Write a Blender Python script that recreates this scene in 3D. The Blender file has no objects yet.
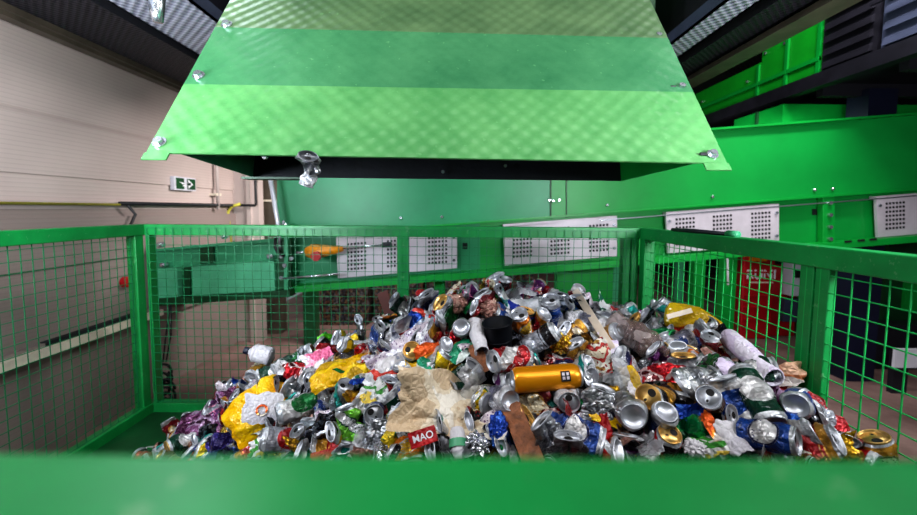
import bpy, math, random
import numpy as np
from mathutils import Vector, Matrix, noise
R_ = math.radians
SC = bpy.context.scene
COL = SC.collection
ZC = 1.30                     # camera height above the floor
F = 420.0                     # focal length in photo pixels
Y0 = 241.8                    # principal row
PITCH = math.atan(0.078)
ROLL = R_(0.42)
CAMROT = Matrix.Rotation(math.pi/2 - PITCH, 3, 'X') @ Matrix.Rotation(ROLL, 3, 'Z')
CAMPOS = Vector((0, 0, ZC))

def ray(px, py):
    return CAMROT @ Vector(((px-458.5)/F, -(py-Y0)/F, -1.0))
def W(px, py, Y):
    r = ray(px, py)
    return CAMPOS + r*(Y/r.y)
def proj(p):
    c = CAMROT.transposed() @ (Vector(p)-CAMPOS)
    return (458.5 + F*c.x/-c.z, Y0 - F*c.y/-c.z, -c.z)

# ------------------------------------------------------------------ camera
cam = bpy.data.cameras.new('camera'); camo = bpy.data.objects.new('camera', cam); COL.objects.link(camo)
camo.matrix_world = Matrix.Translation(CAMPOS) @ CAMROT.to_4x4()
cam.sensor_width = 36; cam.lens = F/917*36; cam.clip_start = 0.01; cam.clip_end = 60
cam.shift_y = (Y0-257.5)/917.0
cam.dof.use_dof = True; cam.dof.focus_distance = 1.15; cam.dof.aperture_fstop = 3.2
SC.camera = camo

# ------------------------------------------------------------------ object helpers
def tag(o, label=None, cat=None, group=None, kind=None):
    if label: o['label'] = label
    if cat: o['category'] = cat
    if group: o['group'] = group
    if kind: o['kind'] = kind
    return o
def empty(name, loc, label=None, cat=None, group=None, rot=None):
    o = bpy.data.objects.new(name, None); COL.objects.link(o); o.empty_display_size = 0.05
    o.location = loc
    if rot is not None: o.rotation_euler = rot.to_euler()
    o['_loc'] = [0, 0, 0]; del o['_loc']
    return tag(o, label, cat, group)

class MB:
    def __init__(s): s.v = []; s.f = []; s.m = []; s.mi = 0
    def add(s, vs, fs):
        b = len(s.v); s.v += [tuple(p) for p in vs]
        for f in fs: s.f.append(tuple(b+i for i in f)); s.m.append(s.mi)
        return s
    def box(s, a, b):
        x0, y0, z0 = (min(a[i], b[i]) for i in range(3)); x1, y1, z1 = (max(a[i], b[i]) for i in range(3))
        return s.add([(x0,y0,z0),(x1,y0,z0),(x1,y1,z0),(x0,y1,z0),(x0,y0,z1),(x1,y0,z1),(x1,y1,z1),(x0,y1,z1)],
                     [(0,3,2,1),(4,5,6,7),(0,1,5,4),(1,2,6,5),(2,3,7,6),(3,0,4,7)])
    def prism(s, pts, d):
        """closed outline pts extruded by vector d"""
        n = len(pts); d = Vector(d)
        vs = [Vector(p) for p in pts] + [Vector(p)+d for p in pts]
        return s.add(vs, [tuple(range(n))[::-1], tuple(range(n, 2*n))] + [(i, (i+1) % n, n+(i+1) % n, n+i) for i in range(n)])
    def beam(s, p0, p1, w, h, up=(0, 0, 1)):
        p0 = Vector(p0); p1 = Vector(p1); t = (p1-p0).normalized(); u = Vector(up)
        a = t.cross(u).normalized(); b = a.cross(t).normalized()
        o = [a*(-w/2)+b*(-h/2), a*(w/2)+b*(-h/2), a*(w/2)+b*(h/2), a*(-w/2)+b*(h/2)]
        return s.prism([p0+q for q in o], p1-p0)
    def tube(s, pts, r, n=10, caps=True):
        pts = [Vector(p) for p in pts]; rings = []
        t = (pts[1]-pts[0]).normalized(); a = t.orthogonal().normalized()
        for i, p in enumerate(pts):
            if i == 0: t = pts[1]-pts[0]
            elif i == len(pts)-1: t = pts[-1]-pts[-2]
            else: t = (pts[i+1]-pts[i-1])
            t.normalize(); a = (a - t*a.dot(t)).normalized(); b = t.cross(a)
            rr = r[i] if isinstance(r, (list, tuple)) else r
            rings.append([p + a*math.cos(2*math.pi*k/n)*rr + b*math.sin(2*math.pi*k/n)*rr for k in range(n)])
        vs = [q for g in rings for q in g]; fs = []
        for i in range(len(pts)-1):
            for k in range(n):
                fs.append((i*n+k, i*n+(k+1) % n, (i+1)*n+(k+1) % n, (i+1)*n+k))
        if caps: fs += [tuple(range(n))[::-1], tuple(range((len(pts)-1)*n, len(pts)*n))]
        return s.add(vs, fs)
    def quad(s, *p): return s.add(p, [tuple(range(len(p)))])
    def build(s, name, mats, parent=None, smooth=False, bevel=0):
        me = bpy.data.meshes.new(name)
        off = Vector((0, 0, 0))
        if parent is not None:
            p = parent
            while p is not None: off += p.location; p = p.parent
        me.from_pydata([tuple(Vector(v)-off) for v in s.v], [], s.f)
        if not isinstance(mats, (list, tuple)): mats = [mats]
        for m in mats: me.materials.append(m)
        me.polygons.foreach_set('material_index', s.m)
        if smooth: me.polygons.foreach_set('use_smooth', [True]*len(s.f))
        me.update()
        o = bpy.data.objects.new(name, me); COL.objects.link(o)
        if parent is not None: o.parent = parent
        if bevel:
            b = o.modifiers.new('bevel', 'BEVEL'); b.width = bevel; b.segments = 2; b.limit_method = 'ANGLE'
        return o

# ------------------------------------------------------------------ materials
def srgb(r, g, b):
    f = lambda c: (c/255/12.92) if c/255 <= .04045 else ((c/255+.055)/1.055)**2.4
    return (f(r), f(g), f(b), 1)
def new_mat(name):
    m = bpy.data.materials.new(name); m.use_nodes = True
    nt = m.node_tree; return m, nt, nt.nodes['Principled BSDF']
def node(nt, t, **kw):
    n = nt.nodes.new(t)
    for k, v in kw.items():
        if k.startswith('i_'):
            key = k[2:]; n.inputs[int(key) if key.isdigit() else key.replace('_', ' ')].default_value = v
        else: setattr(n, k, v)
    return n
def mathn(nt, op, a, b=None, c=None):
    n = nt.nodes.new('ShaderNodeMath'); n.operation = op
    for i, x in enumerate((a, b, c)):
        if x is None: continue
        if isinstance(x, (int, float)): n.inputs[i].default_value = x
        else: nt.links.new(x, n.inputs[i])
    return n.outputs[0]
def mixc(nt, fac, a, b):
    n = nt.nodes.new('ShaderNodeMix'); n.data_type = 'RGBA'
    for s, x in ((0, fac), (6, a), (7, b)):
        if isinstance(x, (int, float, tuple)): n.inputs[s].default_value = x
        else: nt.links.new(x, n.inputs[s])
    return n.outputs[2]
def paint(name, col, rough=.4, metal=0., var=.12, vscale=6, bump=.0, bscale=60, dark=None, wear=0.0, coord='Object'):
    m, nt, b = new_mat(name)
    tc = node(nt, 'ShaderNodeTexCoord')
    n = node(nt, 'ShaderNodeTexNoise', i_Scale=vscale, i_Detail=6.0, i_Roughness=.65); nt.links.new(tc.outputs[coord], n.inputs['Vector'])
    dk = dark or tuple(c*(1-2.2*var) for c in col[:3])+(1,)
    lt = tuple(min(1, c*(1+1.2*var)) for c in col[:3])+(1,)
    r = node(nt, 'ShaderNodeValToRGB'); r.color_ramp.elements[0].position = .3; r.color_ramp.elements[1].position = .7
    r.color_ramp.elements[0].color = dk; r.color_ramp.elements[1].color = lt
    nt.links.new(n.outputs['Fac'], r.inputs['Fac'])
    out = r.outputs['Color']
    if wear:
        n2 = node(nt, 'ShaderNodeTexNoise', i_Scale=45.0, i_Detail=4.0, i_Roughness=.7); nt.links.new(tc.outputs[coord], n2.inputs['Vector'])
        f = mathn(nt, 'GREATER_THAN', n2.outputs['Fac'], 1-.36*1.0)
        out = mixc(nt, mathn(nt, 'MULTIPLY', f, wear), out, (.75, .72, .62, 1))
    nt.links.new(out, b.inputs['Base Color'])
    b.inputs['Roughness'].default_value = rough; b.inputs['Metallic'].default_value = metal
    if bump:
        n3 = node(nt, 'ShaderNodeTexNoise', i_Scale=bscale, i_Detail=3.0); nt.links.new(tc.outputs[coord], n3.inputs['Vector'])
        bp = node(nt, 'ShaderNodeBump', i_Strength=bump, i_Distance=.01); nt.links.new(n3.outputs['Fac'], bp.inputs['Height'])
        nt.links.new(bp.outputs[0], b.inputs['Normal'])
    return m
M = {}
M['green'] = paint('green_paint', srgb(8,152,58), .38, var=.10, vscale=3, bump=.05)
M['green_teal'] = paint('teal_green_paint', srgb(66,158,114), .4, var=.12, vscale=4)
M['conv_left'] = paint('conveyor_green_left', srgb(40,138,92), .42, var=.12, vscale=1.6)  # teal cast of the light on the left end put into the colour
M['cover_teal'] = paint('cover_teal', srgb(92,184,140), .4, var=.1)
M['green_conv'] = paint('conveyor_green', srgb(8,148,62), .42, var=.10, vscale=1.4, bump=.04, bscale=20)
M['green_cage'] = paint('cage_green', srgb(18,134,66), .4, var=.12, vscale=8, wear=.10)
M['green_wire'] = paint('wire_green', srgb(28,170,86), .4, var=.05)
M['green_dark'] = paint('dark_green', srgb(8,70,34), .5, var=.2)
M['green_bright'] = paint('bright_green', srgb(18,158,40), .4, var=.08)
M['black'] = paint('black_rubber', srgb(22,22,30), .6, var=.3, vscale=12, bump=.3, bscale=30)
M['dark_steel'] = paint('dark_steel', srgb(36,34,44), .5, metal=.2, var=.2)
M['flange_brown'] = paint('beam_flange', srgb(86,76,66), .55, var=.2)
M['navy'] = paint('navy_column', srgb(16,20,46), .5, var=.1)
M['louvre'] = paint('louvre_grey', srgb(78,84,108), .45, metal=.2, var=.1)
M['red'] = paint('red_machine', srgb(178,16,30), .4, var=.12)
M['white_box'] = paint('box_white', srgb(205,202,212), .5, var=.06)
M['guard'] = paint('guard_steel', srgb(200,190,198), .42, metal=.1, var=.08, vscale=5)
M['hole'] = paint('hole_black', srgb(12,14,18), .8)
M['steel'] = paint('bolt_steel', srgb(205,210,218), .25, metal=.9, var=.1)
M['cream'] = paint('cream_trim', srgb(228,214,196), .6)
M['yellow_pipe'] = paint('yellow_pipe', srgb(188,180,70), .5)
M['orange_tool'] = paint('orange_tool', srgb(240,150,20), .4, var=.2, vscale=30)
M['wood_white'] = paint('pale_lath', srgb(232,214,196), .6, var=.06, vscale=20)
M['wood_brown'] = paint('brown_plank', srgb(142,88,56), .55, var=.32, vscale=45, bump=.4, bscale=90)
M['white'] = paint('white_plastic', srgb(232,230,236), .4, var=.04)
M['blackplastic'] = paint('black_plastic', srgb(18,20,26), .5, var=.2)
M['cable'] = paint('black_cable', srgb(24,22,26), .5)
M['pole'] = paint('pale_pole', srgb(215,215,225), .35, metal=.4)

def wall_mat():
    m, nt, b = new_mat('ribbed_wall_cladding')
    tc = node(nt, 'ShaderNodeTexCoord'); sep = node(nt, 'ShaderNodeSeparateXYZ'); nt.links.new(tc.outputs['Object'], sep.inputs[0])
    w = mathn(nt, 'SINE', mathn(nt, 'MULTIPLY', sep.outputs[2], 2*math.pi/.022))
    n = node(nt, 'ShaderNodeTexNoise', i_Scale=1.6, i_Detail=5.0); nt.links.new(tc.outputs['Object'], n.inputs['Vector'])
    c = mixc(nt, n.outputs['Fac'], srgb(166,148,144), srgb(206,188,182))
    c = mixc(nt, mathn(nt, 'MULTIPLY', mathn(nt, 'LESS_THAN', sep.outputs[2], 1.285), .62), c, srgb(96,82,78))  # shade on the lower wall put into the colour
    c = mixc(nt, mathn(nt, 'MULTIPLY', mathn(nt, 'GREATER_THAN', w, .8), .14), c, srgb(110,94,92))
    nt.links.new(c, b.inputs['Base Color']); b.inputs['Roughness'].default_value = .55
    bp = node(nt, 'ShaderNodeBump', i_Strength=.15, i_Distance=.001); nt.links.new(w, bp.inputs['Height']); nt.links.new(bp.outputs[0], b.inputs['Normal'])
    return m
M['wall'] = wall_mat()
M['wall_smooth'] = paint('smooth_wall', srgb(186,170,166), .6, var=.05, vscale=2)
M['wall_dark'] = paint('dark_hall_wall', srgb(30,38,34), .8, var=.3, vscale=1.5)
def floor_mat():
    m, nt, b = new_mat('concrete_floor')
    tc = node(nt, 'ShaderNodeTexCoord')
    n = node(nt, 'ShaderNodeTexNoise', i_Scale=2.2, i_Detail=8.0, i_Roughness=.7); nt.links.new(tc.outputs['Object'], n.inputs['Vector'])
    r = node(nt, 'ShaderNodeValToRGB'); r.color_ramp.elements[0].color = srgb(96,72,68); r.color_ramp.elements[1].color = srgb(150,122,116)
    r.color_ramp.elements[0].position = .3; r.color_ramp.elements[1].position = .7
    nt.links.new(n.outputs['Fac'], r.inputs['Fac']); nt.links.new(r.outputs['Color'], b.inputs['Base Color']); b.inputs['Roughness'].default_value = .6
    return m
M['floor'] = floor_mat()
def ribbed(name, c0, c1, pitch, axis=0, metal=.5, rough=.35, skew=.0):
    m, nt, b = new_mat(name)
    tc = node(nt, 'ShaderNodeTexCoord'); sep = node(nt, 'ShaderNodeSeparateXYZ'); nt.links.new(tc.outputs['Object'], sep.inputs[0])
    a = mathn(nt, 'SINE', mathn(nt, 'MULTIPLY', sep.outputs[0], 2*math.pi/pitch))
    c = mathn(nt, 'SINE', mathn(nt, 'MULTIPLY', sep.outputs[1], 2*math.pi/pitch))
    w = mathn(nt, 'MULTIPLY', a, c)
    if axis == 1: w = c
    col = mixc(nt, mathn(nt, 'MULTIPLY_ADD', w, .5, .5), c0, c1)
    nt.links.new(col, b.inputs['Base Color']); b.inputs['Metallic'].default_value = metal; b.inputs['Roughness'].default_value = rough
    bp = node(nt, 'ShaderNodeBump', i_Strength=.8, i_Distance=.004); nt.links.new(w, bp.inputs['Height']); nt.links.new(bp.outputs[0], b.inputs['Normal'])
    return m
M['tray'] = ribbed('perforated_tray', srgb(120,122,146), srgb(214,214,230), .05, metal=.1, rough=.5)
M['ceiling'] = ribbed('roof_sheeting', srgb(60,62,60), srgb(130,135,125), .11, rough=.6)
M['beam_black'] = ribbed('black_textured_beam', srgb(16,16,26), srgb(44,40,48), .04, metal=.1, rough=.6)
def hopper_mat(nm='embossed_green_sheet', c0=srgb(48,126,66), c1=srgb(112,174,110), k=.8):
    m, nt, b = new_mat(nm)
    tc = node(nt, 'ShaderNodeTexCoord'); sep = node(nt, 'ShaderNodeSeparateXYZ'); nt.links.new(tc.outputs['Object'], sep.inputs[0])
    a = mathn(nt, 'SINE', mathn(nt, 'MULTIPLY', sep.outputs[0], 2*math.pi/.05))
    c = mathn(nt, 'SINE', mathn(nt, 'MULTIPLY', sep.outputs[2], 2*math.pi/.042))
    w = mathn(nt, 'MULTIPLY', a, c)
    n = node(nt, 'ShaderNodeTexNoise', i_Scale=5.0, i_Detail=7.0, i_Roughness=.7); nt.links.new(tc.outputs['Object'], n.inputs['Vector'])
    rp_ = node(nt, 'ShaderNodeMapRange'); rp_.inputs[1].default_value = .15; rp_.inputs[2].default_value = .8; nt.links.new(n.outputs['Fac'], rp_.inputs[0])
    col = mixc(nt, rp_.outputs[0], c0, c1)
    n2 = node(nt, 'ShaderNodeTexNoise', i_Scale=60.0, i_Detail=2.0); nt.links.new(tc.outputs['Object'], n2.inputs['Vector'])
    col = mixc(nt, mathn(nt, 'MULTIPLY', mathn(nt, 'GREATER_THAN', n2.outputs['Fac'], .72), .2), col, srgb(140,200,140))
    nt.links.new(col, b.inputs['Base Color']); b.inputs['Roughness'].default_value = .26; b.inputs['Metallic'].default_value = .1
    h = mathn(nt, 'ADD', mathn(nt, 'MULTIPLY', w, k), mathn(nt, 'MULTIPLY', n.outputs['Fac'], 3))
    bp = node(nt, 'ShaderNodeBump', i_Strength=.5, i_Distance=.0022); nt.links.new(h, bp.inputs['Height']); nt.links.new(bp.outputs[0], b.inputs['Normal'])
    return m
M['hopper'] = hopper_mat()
M['hopper_mid'] = hopper_mat('green_sheet_mid_reflection', srgb(34,104,66), srgb(84,146,100), .3)  # darker reflected band of the ceiling put into the sheet colour
M['hopper_top'] = hopper_mat('green_sheet_top_reflection', srgb(38,76,42), srgb(98,128,86), 1.3)  # ceiling reflection at the top imitated by colour and bump
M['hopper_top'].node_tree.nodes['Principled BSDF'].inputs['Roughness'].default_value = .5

M['blackplastic'].node_tree.nodes['Principled BSDF'].inputs['Specular IOR Level'].default_value = .15
# ------------------------------------------------------------------ setting
s = MB(); s.box((-2.4, -2.5, -.05), (7, 9, 0)); tag(s.build('floor', M['floor']), kind='structure')
XW = -2.14
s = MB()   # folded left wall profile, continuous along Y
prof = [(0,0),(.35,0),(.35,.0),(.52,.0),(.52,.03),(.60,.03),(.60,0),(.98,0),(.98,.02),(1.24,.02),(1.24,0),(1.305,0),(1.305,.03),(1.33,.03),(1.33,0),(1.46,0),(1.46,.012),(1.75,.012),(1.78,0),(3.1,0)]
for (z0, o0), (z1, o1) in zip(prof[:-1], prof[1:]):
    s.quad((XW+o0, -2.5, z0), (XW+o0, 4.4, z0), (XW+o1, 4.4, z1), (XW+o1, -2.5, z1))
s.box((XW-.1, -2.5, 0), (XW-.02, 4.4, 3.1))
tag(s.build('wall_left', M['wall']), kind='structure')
s = MB(); s.box((XW-.02, 4.0, 0), (-1.90, 4.1, 3.1)); s.box((-2.0, 3.97, 0), (-1.96, 4.0, 3.1))
tag(s.build('wall_back_left', M['wall_smooth']), kind='structure')
s = MB(); s.box((-1.68, 8.5, 0), (7, 8.6, 4.5)); tag(s.build('wall_back', M['wall_dark']), kind='structure')
s = MB(); s.box((6.9, -2.5, 0), (7, 8.5, 4.5)); tag(s.build('wall_right', M['wall_dark']), kind='structure')
s = MB(); s.box((-2.4, 1.45, 4.0), (7, 9, 4.1)); s.box((-2.4, -2.5, 4.0), (7, -1.4, 4.1)); tag(s.build('ceiling', M['ceiling']), kind='structure')
s = MB(); s.box((XW+.002, -2.5, .545), (XW+.075, 2.9, .585)); tag(s.build('trim_1', M['cream']), kind='structure')
s = MB(); s.box((XW+.003, 2.1, .585), (XW+.036, 2.75, .605)); tag(s.build('trim_2', M['black']), kind='structure')

# wall fittings
e = empty('pipe_run', (XW+.05, 0, ZC+.01), 'thin conduit pipe running level along the beige left wall under the exit sign', 'pipe')
s = MB(); s.tube([(XW+.05, -1, ZC+.012), (XW+.05, 2.6, ZC+.012)], .007); s.build('yellow_pipe', M['yellow_pipe'], e, True)
s = MB(); s.tube([(XW+.05, 2.6, ZC+.02), (XW+.05, 3.9, ZC+.02), (-1.99, 3.93, ZC+.02), (-1.90, 3.93, ZC+.02), (-1.89,3.93,ZC+.03), (-1.89,3.93,ZC+.5)], .012); s.build('dark_pipe', M['cable'], e, True)
s = MB(); s.tube([(XW+.05, 2.66, ZC+.01), (XW+.05, 2.72, ZC-.05), (XW+.05, 2.66, ZC-.14), (XW+.05, 2.5, ZC-.16)], .009); s.build('hanging_cable', M['cable'], e, True)
e = empty('vertical_pipe', (XW+.05, 3.66, ZC), 'pale vertical pipe on the left wall right of the exit sign', 'pipe')
s = MB(); s.tube([(XW+.05, 3.66, ZC-.02), (XW+.05, 3.66, ZC+.9)], .014); s.build('pipe', M['wall_smooth'], e, True)
s = MB()
for z in (.1, .5): s.box((XW, 3.62, ZC+z), (XW+.06, 3.70, ZC+z+.02))
s.build('pipe_clip', M['cream'], e)
s = MB(); s.tube([W(230,222,3.9)+Vector((0,0,-.2)), W(228,212,3.9), W(232,206,3.9), W(240,204,3.9)], .014)
tag(s.build('yellow_hose', M['yellow_pipe'], None, True), 'short yellow hose bent down below the dark pipe in the left back corner', 'hose')
# exit sign
e = empty('exit_sign', (XW+.03, 3.2, ZC+.19), 'green and white emergency exit sign on the ribbed left wall', 'sign')
def onwall(px, py, dx=0):
    r = ray(px, py); t = (XW+.04+dx)/r.x; return CAMPOS+r*t
s = MB(); a, b2 = onwall(174,176), onwall(196,190)
s.box((XW+.01, a.y, b2.z-.01), (XW+.04, b2.y, a.z+.0)); s.build('sign_plate', M['white_box'], e)
s = MB(); y0, y1 = a.y, b2.y; z0, z1 = b2.z, a.z-.01; ym = (y0+y1)/2
x = XW+.043
s.box((XW+.038, y0+.02, z0), (x, ym-.02, z1)); s.box((XW+.038, ym+.02, z0), (x, y1-.01, z1)); s.build('green_pictogram', M['green_dark'], e)
s = MB(); xx = XW+.0445
s.quad((xx, y0+.09, z0+.02), (xx, y0+.13, z0+.02), (xx, y0+.13, z1-.05), (xx, y0+.09, z1-.05)); s.quad((xx, y0+.05, z0+.05),(xx, y0+.09, z0+.05),(xx, y0+.13, z1-.045),(xx, y0+.09,z1-.045))
zc = (z0+z1)/2
s.quad((xx, ym+.06, zc-.01), (xx, y1-.1, zc-.01), (xx, y1-.1, zc+.01), (xx, ym+.06, zc+.01)); s.add([(xx, y1-.1, zc-.035), (xx, y1-.04, zc), (xx, y1-.1, zc+.035)], [(0,1,2)])
s.build('white_figure', M['white'], e)
# red round bell
p = onwall(130, 282); s = MB(); s.tube([(XW, p.y, p.z), (XW+.03, p.y, p.z), (XW+.035, p.y, p.z)], [.035, .035, .03], 20)
tag(s.build('fire_bell', M['red'], None), 'small round red bell on the left wall behind the mesh', 'bell')
# pillar and pole left of conveyor
e = empty('grey_column', (-1.93, 4.3, 0), 'dark grey brown column behind the pale diagonal pole', 'column')
p0, p1 = W(259, 200, 4.3), W(270, 200, 4.3)
s = MB(); s.box((p0.x, 4.25, 0), (p1.x+.1, 4.4, 3)); s.build('column', M['flange_brown'], e)
s = MB(); s.box((p0.x-.01, 4.23, ZC+.06), (p1.x+.1, 4.25, ZC+.08)); s.build('band', M['cream'], e)
s = MB(); s.tube([W(268,165,2.85), W(278.5,226,2.85), W(279,250,2.87)], .016)
tag(s.build('pale_pole', M['pole'], None, True), 'pale steel pole leaning beside the left end of the conveyor side', 'pole')
# cable coil on the left, behind the cage
rnd = random.Random(3)
e = empty('cable_coil', W(165, 385, 2.35), 'black coiled cable hanging behind the left rear cage post', 'cable')
s = MB()
for k in range(7):
    cx = 165+rnd.uniform(-3, 3); cy = 372+k*6; rx = rnd.uniform(6, 10); ry = rnd.uniform(6, 11); ph = rnd.uniform(0, 6)
    s.tube([W(cx+rx*math.cos(t*math.pi/9+ph), cy+ry*math.sin(t*math.pi/9+ph), 2.35+.03*math.sin(t+k)) for t in range(16)], .0075, 6)
s.build('coil', M['cable'], e, True)
s = MB(); s.tube([W(170,305,2.35), W(166,335,2.35), W(163,362,2.35)], .004, 6); s.tube([W(171,305,2.35), W(171,335,2.35), W(166,362,2.35)], .004, 6); s.build('hanging_cord', M['cable'], e, True)

# ------------------------------------------------------------------ overhead beams and trays
def over(side, label_beam, label_tray, x_in, x_out, tz, tx0, tx1, fw):
    e = empty('steel_beam', (side*x_out, 2, ZC+.85), label_beam, 'beam')
    s = MB(); s.box((side*(x_in), -1.2, ZC+.90), (side*(x_out-.02), 8, ZC+1.5)); s.build('beam_web', M['beam_black'], e)
    s = MB(); s.box((side*(x_out-fw), -1.2, ZC+.85), (side*x_out, 8, ZC+.88)); s.box((side*(x_out-.08), -1.2, ZC+.87), (side*(x_out-.06), 8, ZC+.92)); s.build('beam_flange', M['flange_brown'], e)
    t = empty('cable_tray', (side*tx0, 2, ZC+tz), label_tray, 'cable tray')
    s = MB(); s.box((side*tx0, -1.0, ZC+tz), (side*tx1, 7.0, ZC+tz+.01)); s.build('tray_base', M['tray'], t)
    s = MB(); s.box((side*tx0, -1.0, ZC+tz), (side*(tx0+.012*(1 if tx1 > tx0 else -1)), 7, ZC+tz+.07)); s.box((side*tx1, -1.0, ZC+tz), (side*(tx1-.012), 7, ZC+tz+.07)); s.build('tray_side', M['louvre'], t)
    for yy in (3.2, 5.4):
        s = MB(); s.box((side*tx0, yy, ZC+tz), (side*tx0+.012, yy+.012, 3.998)); s.build('hanger_rod', M['dark_steel'], t)
over(-1, 'black overhead beam along the top of the left wall', 'grey perforated cable tray above the left wall beam', 1.62, 2.10, .93, 1.22, 1.60, .06)
over(1, 'black overhead beam right of the green hopper', 'grey perforated cable tray right of the green hopper', 1.36, 1.62, .93, 1.18, 1.33, .12)
e = empty('pendant_bracket', W(157, 8, 1.7), 'bright steel bracket end hanging below the left cable tray', 'bracket')
s = MB(); s.tube([W(157,-20,1.7), W(157,12,1.7), W(158,22,1.7)], [.034,.026,.018], 12); s.build('bracket_tube', M['steel'], e, True)
s = MB(); s.beam(W(120,-14,1.75), W(205,26,2.6), .015, .012); s.beam(W(160,-14,1.75), W(213,20,2.6), .012, .012)
tag(s.build('cable_bundle', M['cable']), 'thin dark cables lying along the left cable tray', 'cable')
s = MB()
for k, (a, b2) in enumerate((((706,17),(748,12)), ((702,26),(726,22)))):
    s.beam(W(*a, 2.3), W(*b2, 2.3), .02, .014)
tag(s.build('tray_clamp', M['steel']), 'small steel clamp under the right cable tray', 'clamp')
s = MB(); s.box((.72, 2.6, ZC+1.15), (1.16, 4.6, 3.995)); tag(s.build('duct_box', M['green_dark']), 'dark green duct above and right of the hopper, mostly in shadow', 'duct')
s = MB(); s.box((-1.2, 2.6, ZC+1.15), (-.85, 5.0, 3.995)); tag(s.build('overhead_duct', M['black']), 'black overhead duct left of the hopper top', 'duct')

# ------------------------------------------------------------------ right upper platform and machines
XR = 2.6
def onR(px, py, dx=0):
    r = ray(px, py); t = (XR+dx)/r.x; return CAMPOS+r*t
e = empty('walkway_platform', (XR, 3, ZC+.93), 'dark steel walkway edge beam sloping across the upper right', 'platform')
s = MB(); s.box((XR-.02, 1.2, ZC+.90), (XR+.06, 5.2, ZC+1.0)); s.build('edge_beam', M['dark_steel'], e)
s = MB(); s.box((XR+.06, 1.2, ZC+.95), (XR+1.8, 5.2, ZC+.99)); s.build('deck', M['dark_steel'], e)
s = MB()
for y in (1.8, 2.6, 3.2, 3.9): s.box((XR+.1, y, ZC+.86), (XR+1.7, y+.06, ZC+.95))
s.build('cross_beam', M['beam_black'], e)
s = MB(); s.box((2.99, 3.14, 0), (3.20, 3.32, ZC+.9)); tag(s.build('navy_column', M['navy']), 'navy blue steel column holding up the walkway on the right', 'column')
# green hoods on platform
def hood(px0, px1, z0, z1, name, label, ribs=0, mat='green_bright', xo=.08, top_slope=.0):
    y1 = onR(px0, 60, xo).y; y0 = onR(px1, 60, xo).y
    e = empty(name, (XR+xo, (y0+y1)/2, ZC+z0), label, 'machine' if not ribs else 'ventilator')
    s = MB(); X = XR+xo
    s.prism([(X, y0, ZC+z0), (X, y1, ZC+z0), (X, y1, ZC+z1-top_slope), (X, y0, ZC+z1)], (.9, 0, 0)); s.build('housing', M[mat], e)
    if ribs:
        lm_ = M['dark_steel'] if mat == 'dark_steel' else M['louvre']
        for k in range(ribs):
            z = z0+.04+(z1-z0-.08)*k/ribs
            s = MB(); s.prism([(X-.03, y0+.03, ZC+z), (X, y0+.03, ZC+z+.01), (X, y0+.03, ZC+z+.06), (X-.02, y0+.03, ZC+z+.045)], (0, y1-y0-.06, 0)); s.build('louvre', lm_, e)
    else:
        s = MB(); s.box((X-.02, y0, ZC+z0+.12), (X, y1, ZC+z0+.15)); s.box((X-.015, y0, ZC+z0), (X, y0+.03, ZC+z1-.02)); s.build('seam_flange', M['green'], e)
        for q in (.15, .85):
            s = MB(); s.tube([(X-.015, y0+(y1-y0)*q, ZC+z1-.12), (X, y0+(y1-y0)*q, ZC+z1-.12)], .012, 8); s.build('bolt', M['steel'], e)
    return e
hood(790, 821, 1.0, 1.55, 'green_housing', 'bright green machine housing on the walkway beside the grey louvred unit')
hood(762, 789, 1.0, 1.50, 'green_housing', 'bright green machine housing on the walkway, second from the louvred unit')
hood(697, 761, 1.0, 1.32, 'green_conveyor_cover', 'low green conveyor cover at the far end of the walkway', top_slope=.0)
hood(822, 876, 1.0, 1.62, 'louvred_unit', 'dark grey louvred unit on the walkway at upper right', 6, 'dark_steel')
hood(880, 950, 1.0, 1.75, 'louvred_unit', 'paler grey louvred unit at the far upper right corner', 7, 'louvre')
s = MB(); s.beam((XR-.02, 1.4, ZC+1.25), (XR-.02, 2.75, ZC+1.3), .02, .02); s.beam((XR-.02, 2.0, ZC+1.0), (XR-.02, 2.0, ZC+1.3), .02, .02)
tag(s.build('handrail', M['dark_steel']), 'thin dark handrail in front of the paler louvred unit', 'handrail')
e = empty('lower_green_unit', (XR+.3, 4, 0), 'dark green machine body under the walkway behind the conveyor', 'machine')
s = MB(); s.box((XR+.0, 3.45, 1.25), (XR+1.2, 4.05, ZC+.86)); s.build('housing', M['green'], e)
s = MB(); s.box((XR-.02, 3.45, ZC+.6), (XR, 4.05, ZC+.62)); s.box((XR-.02, 3.72, 1.3), (XR, 3.74, ZC+.86)); s.build('seam_flange', M['green_dark'], e)
e = empty('far_conveyor', (1.9, 4.4, 0), 'green inclined conveyor far behind the hopper on the right', 'conveyor')
s = MB(); s.beam((1.9, 6.2, ZC+.95), (3.2, 5.4, ZC+1.25), .5, .3); s.build('trough', M['green_bright'], e)
s = MB(); s.box((2.2, 5.9, 0), (2.28, 5.98, ZC+.9)); s.box((2.9, 5.5, 0), (2.98, 5.58, ZC+1.0)); s.build('leg', M['green_teal'], e)

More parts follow.
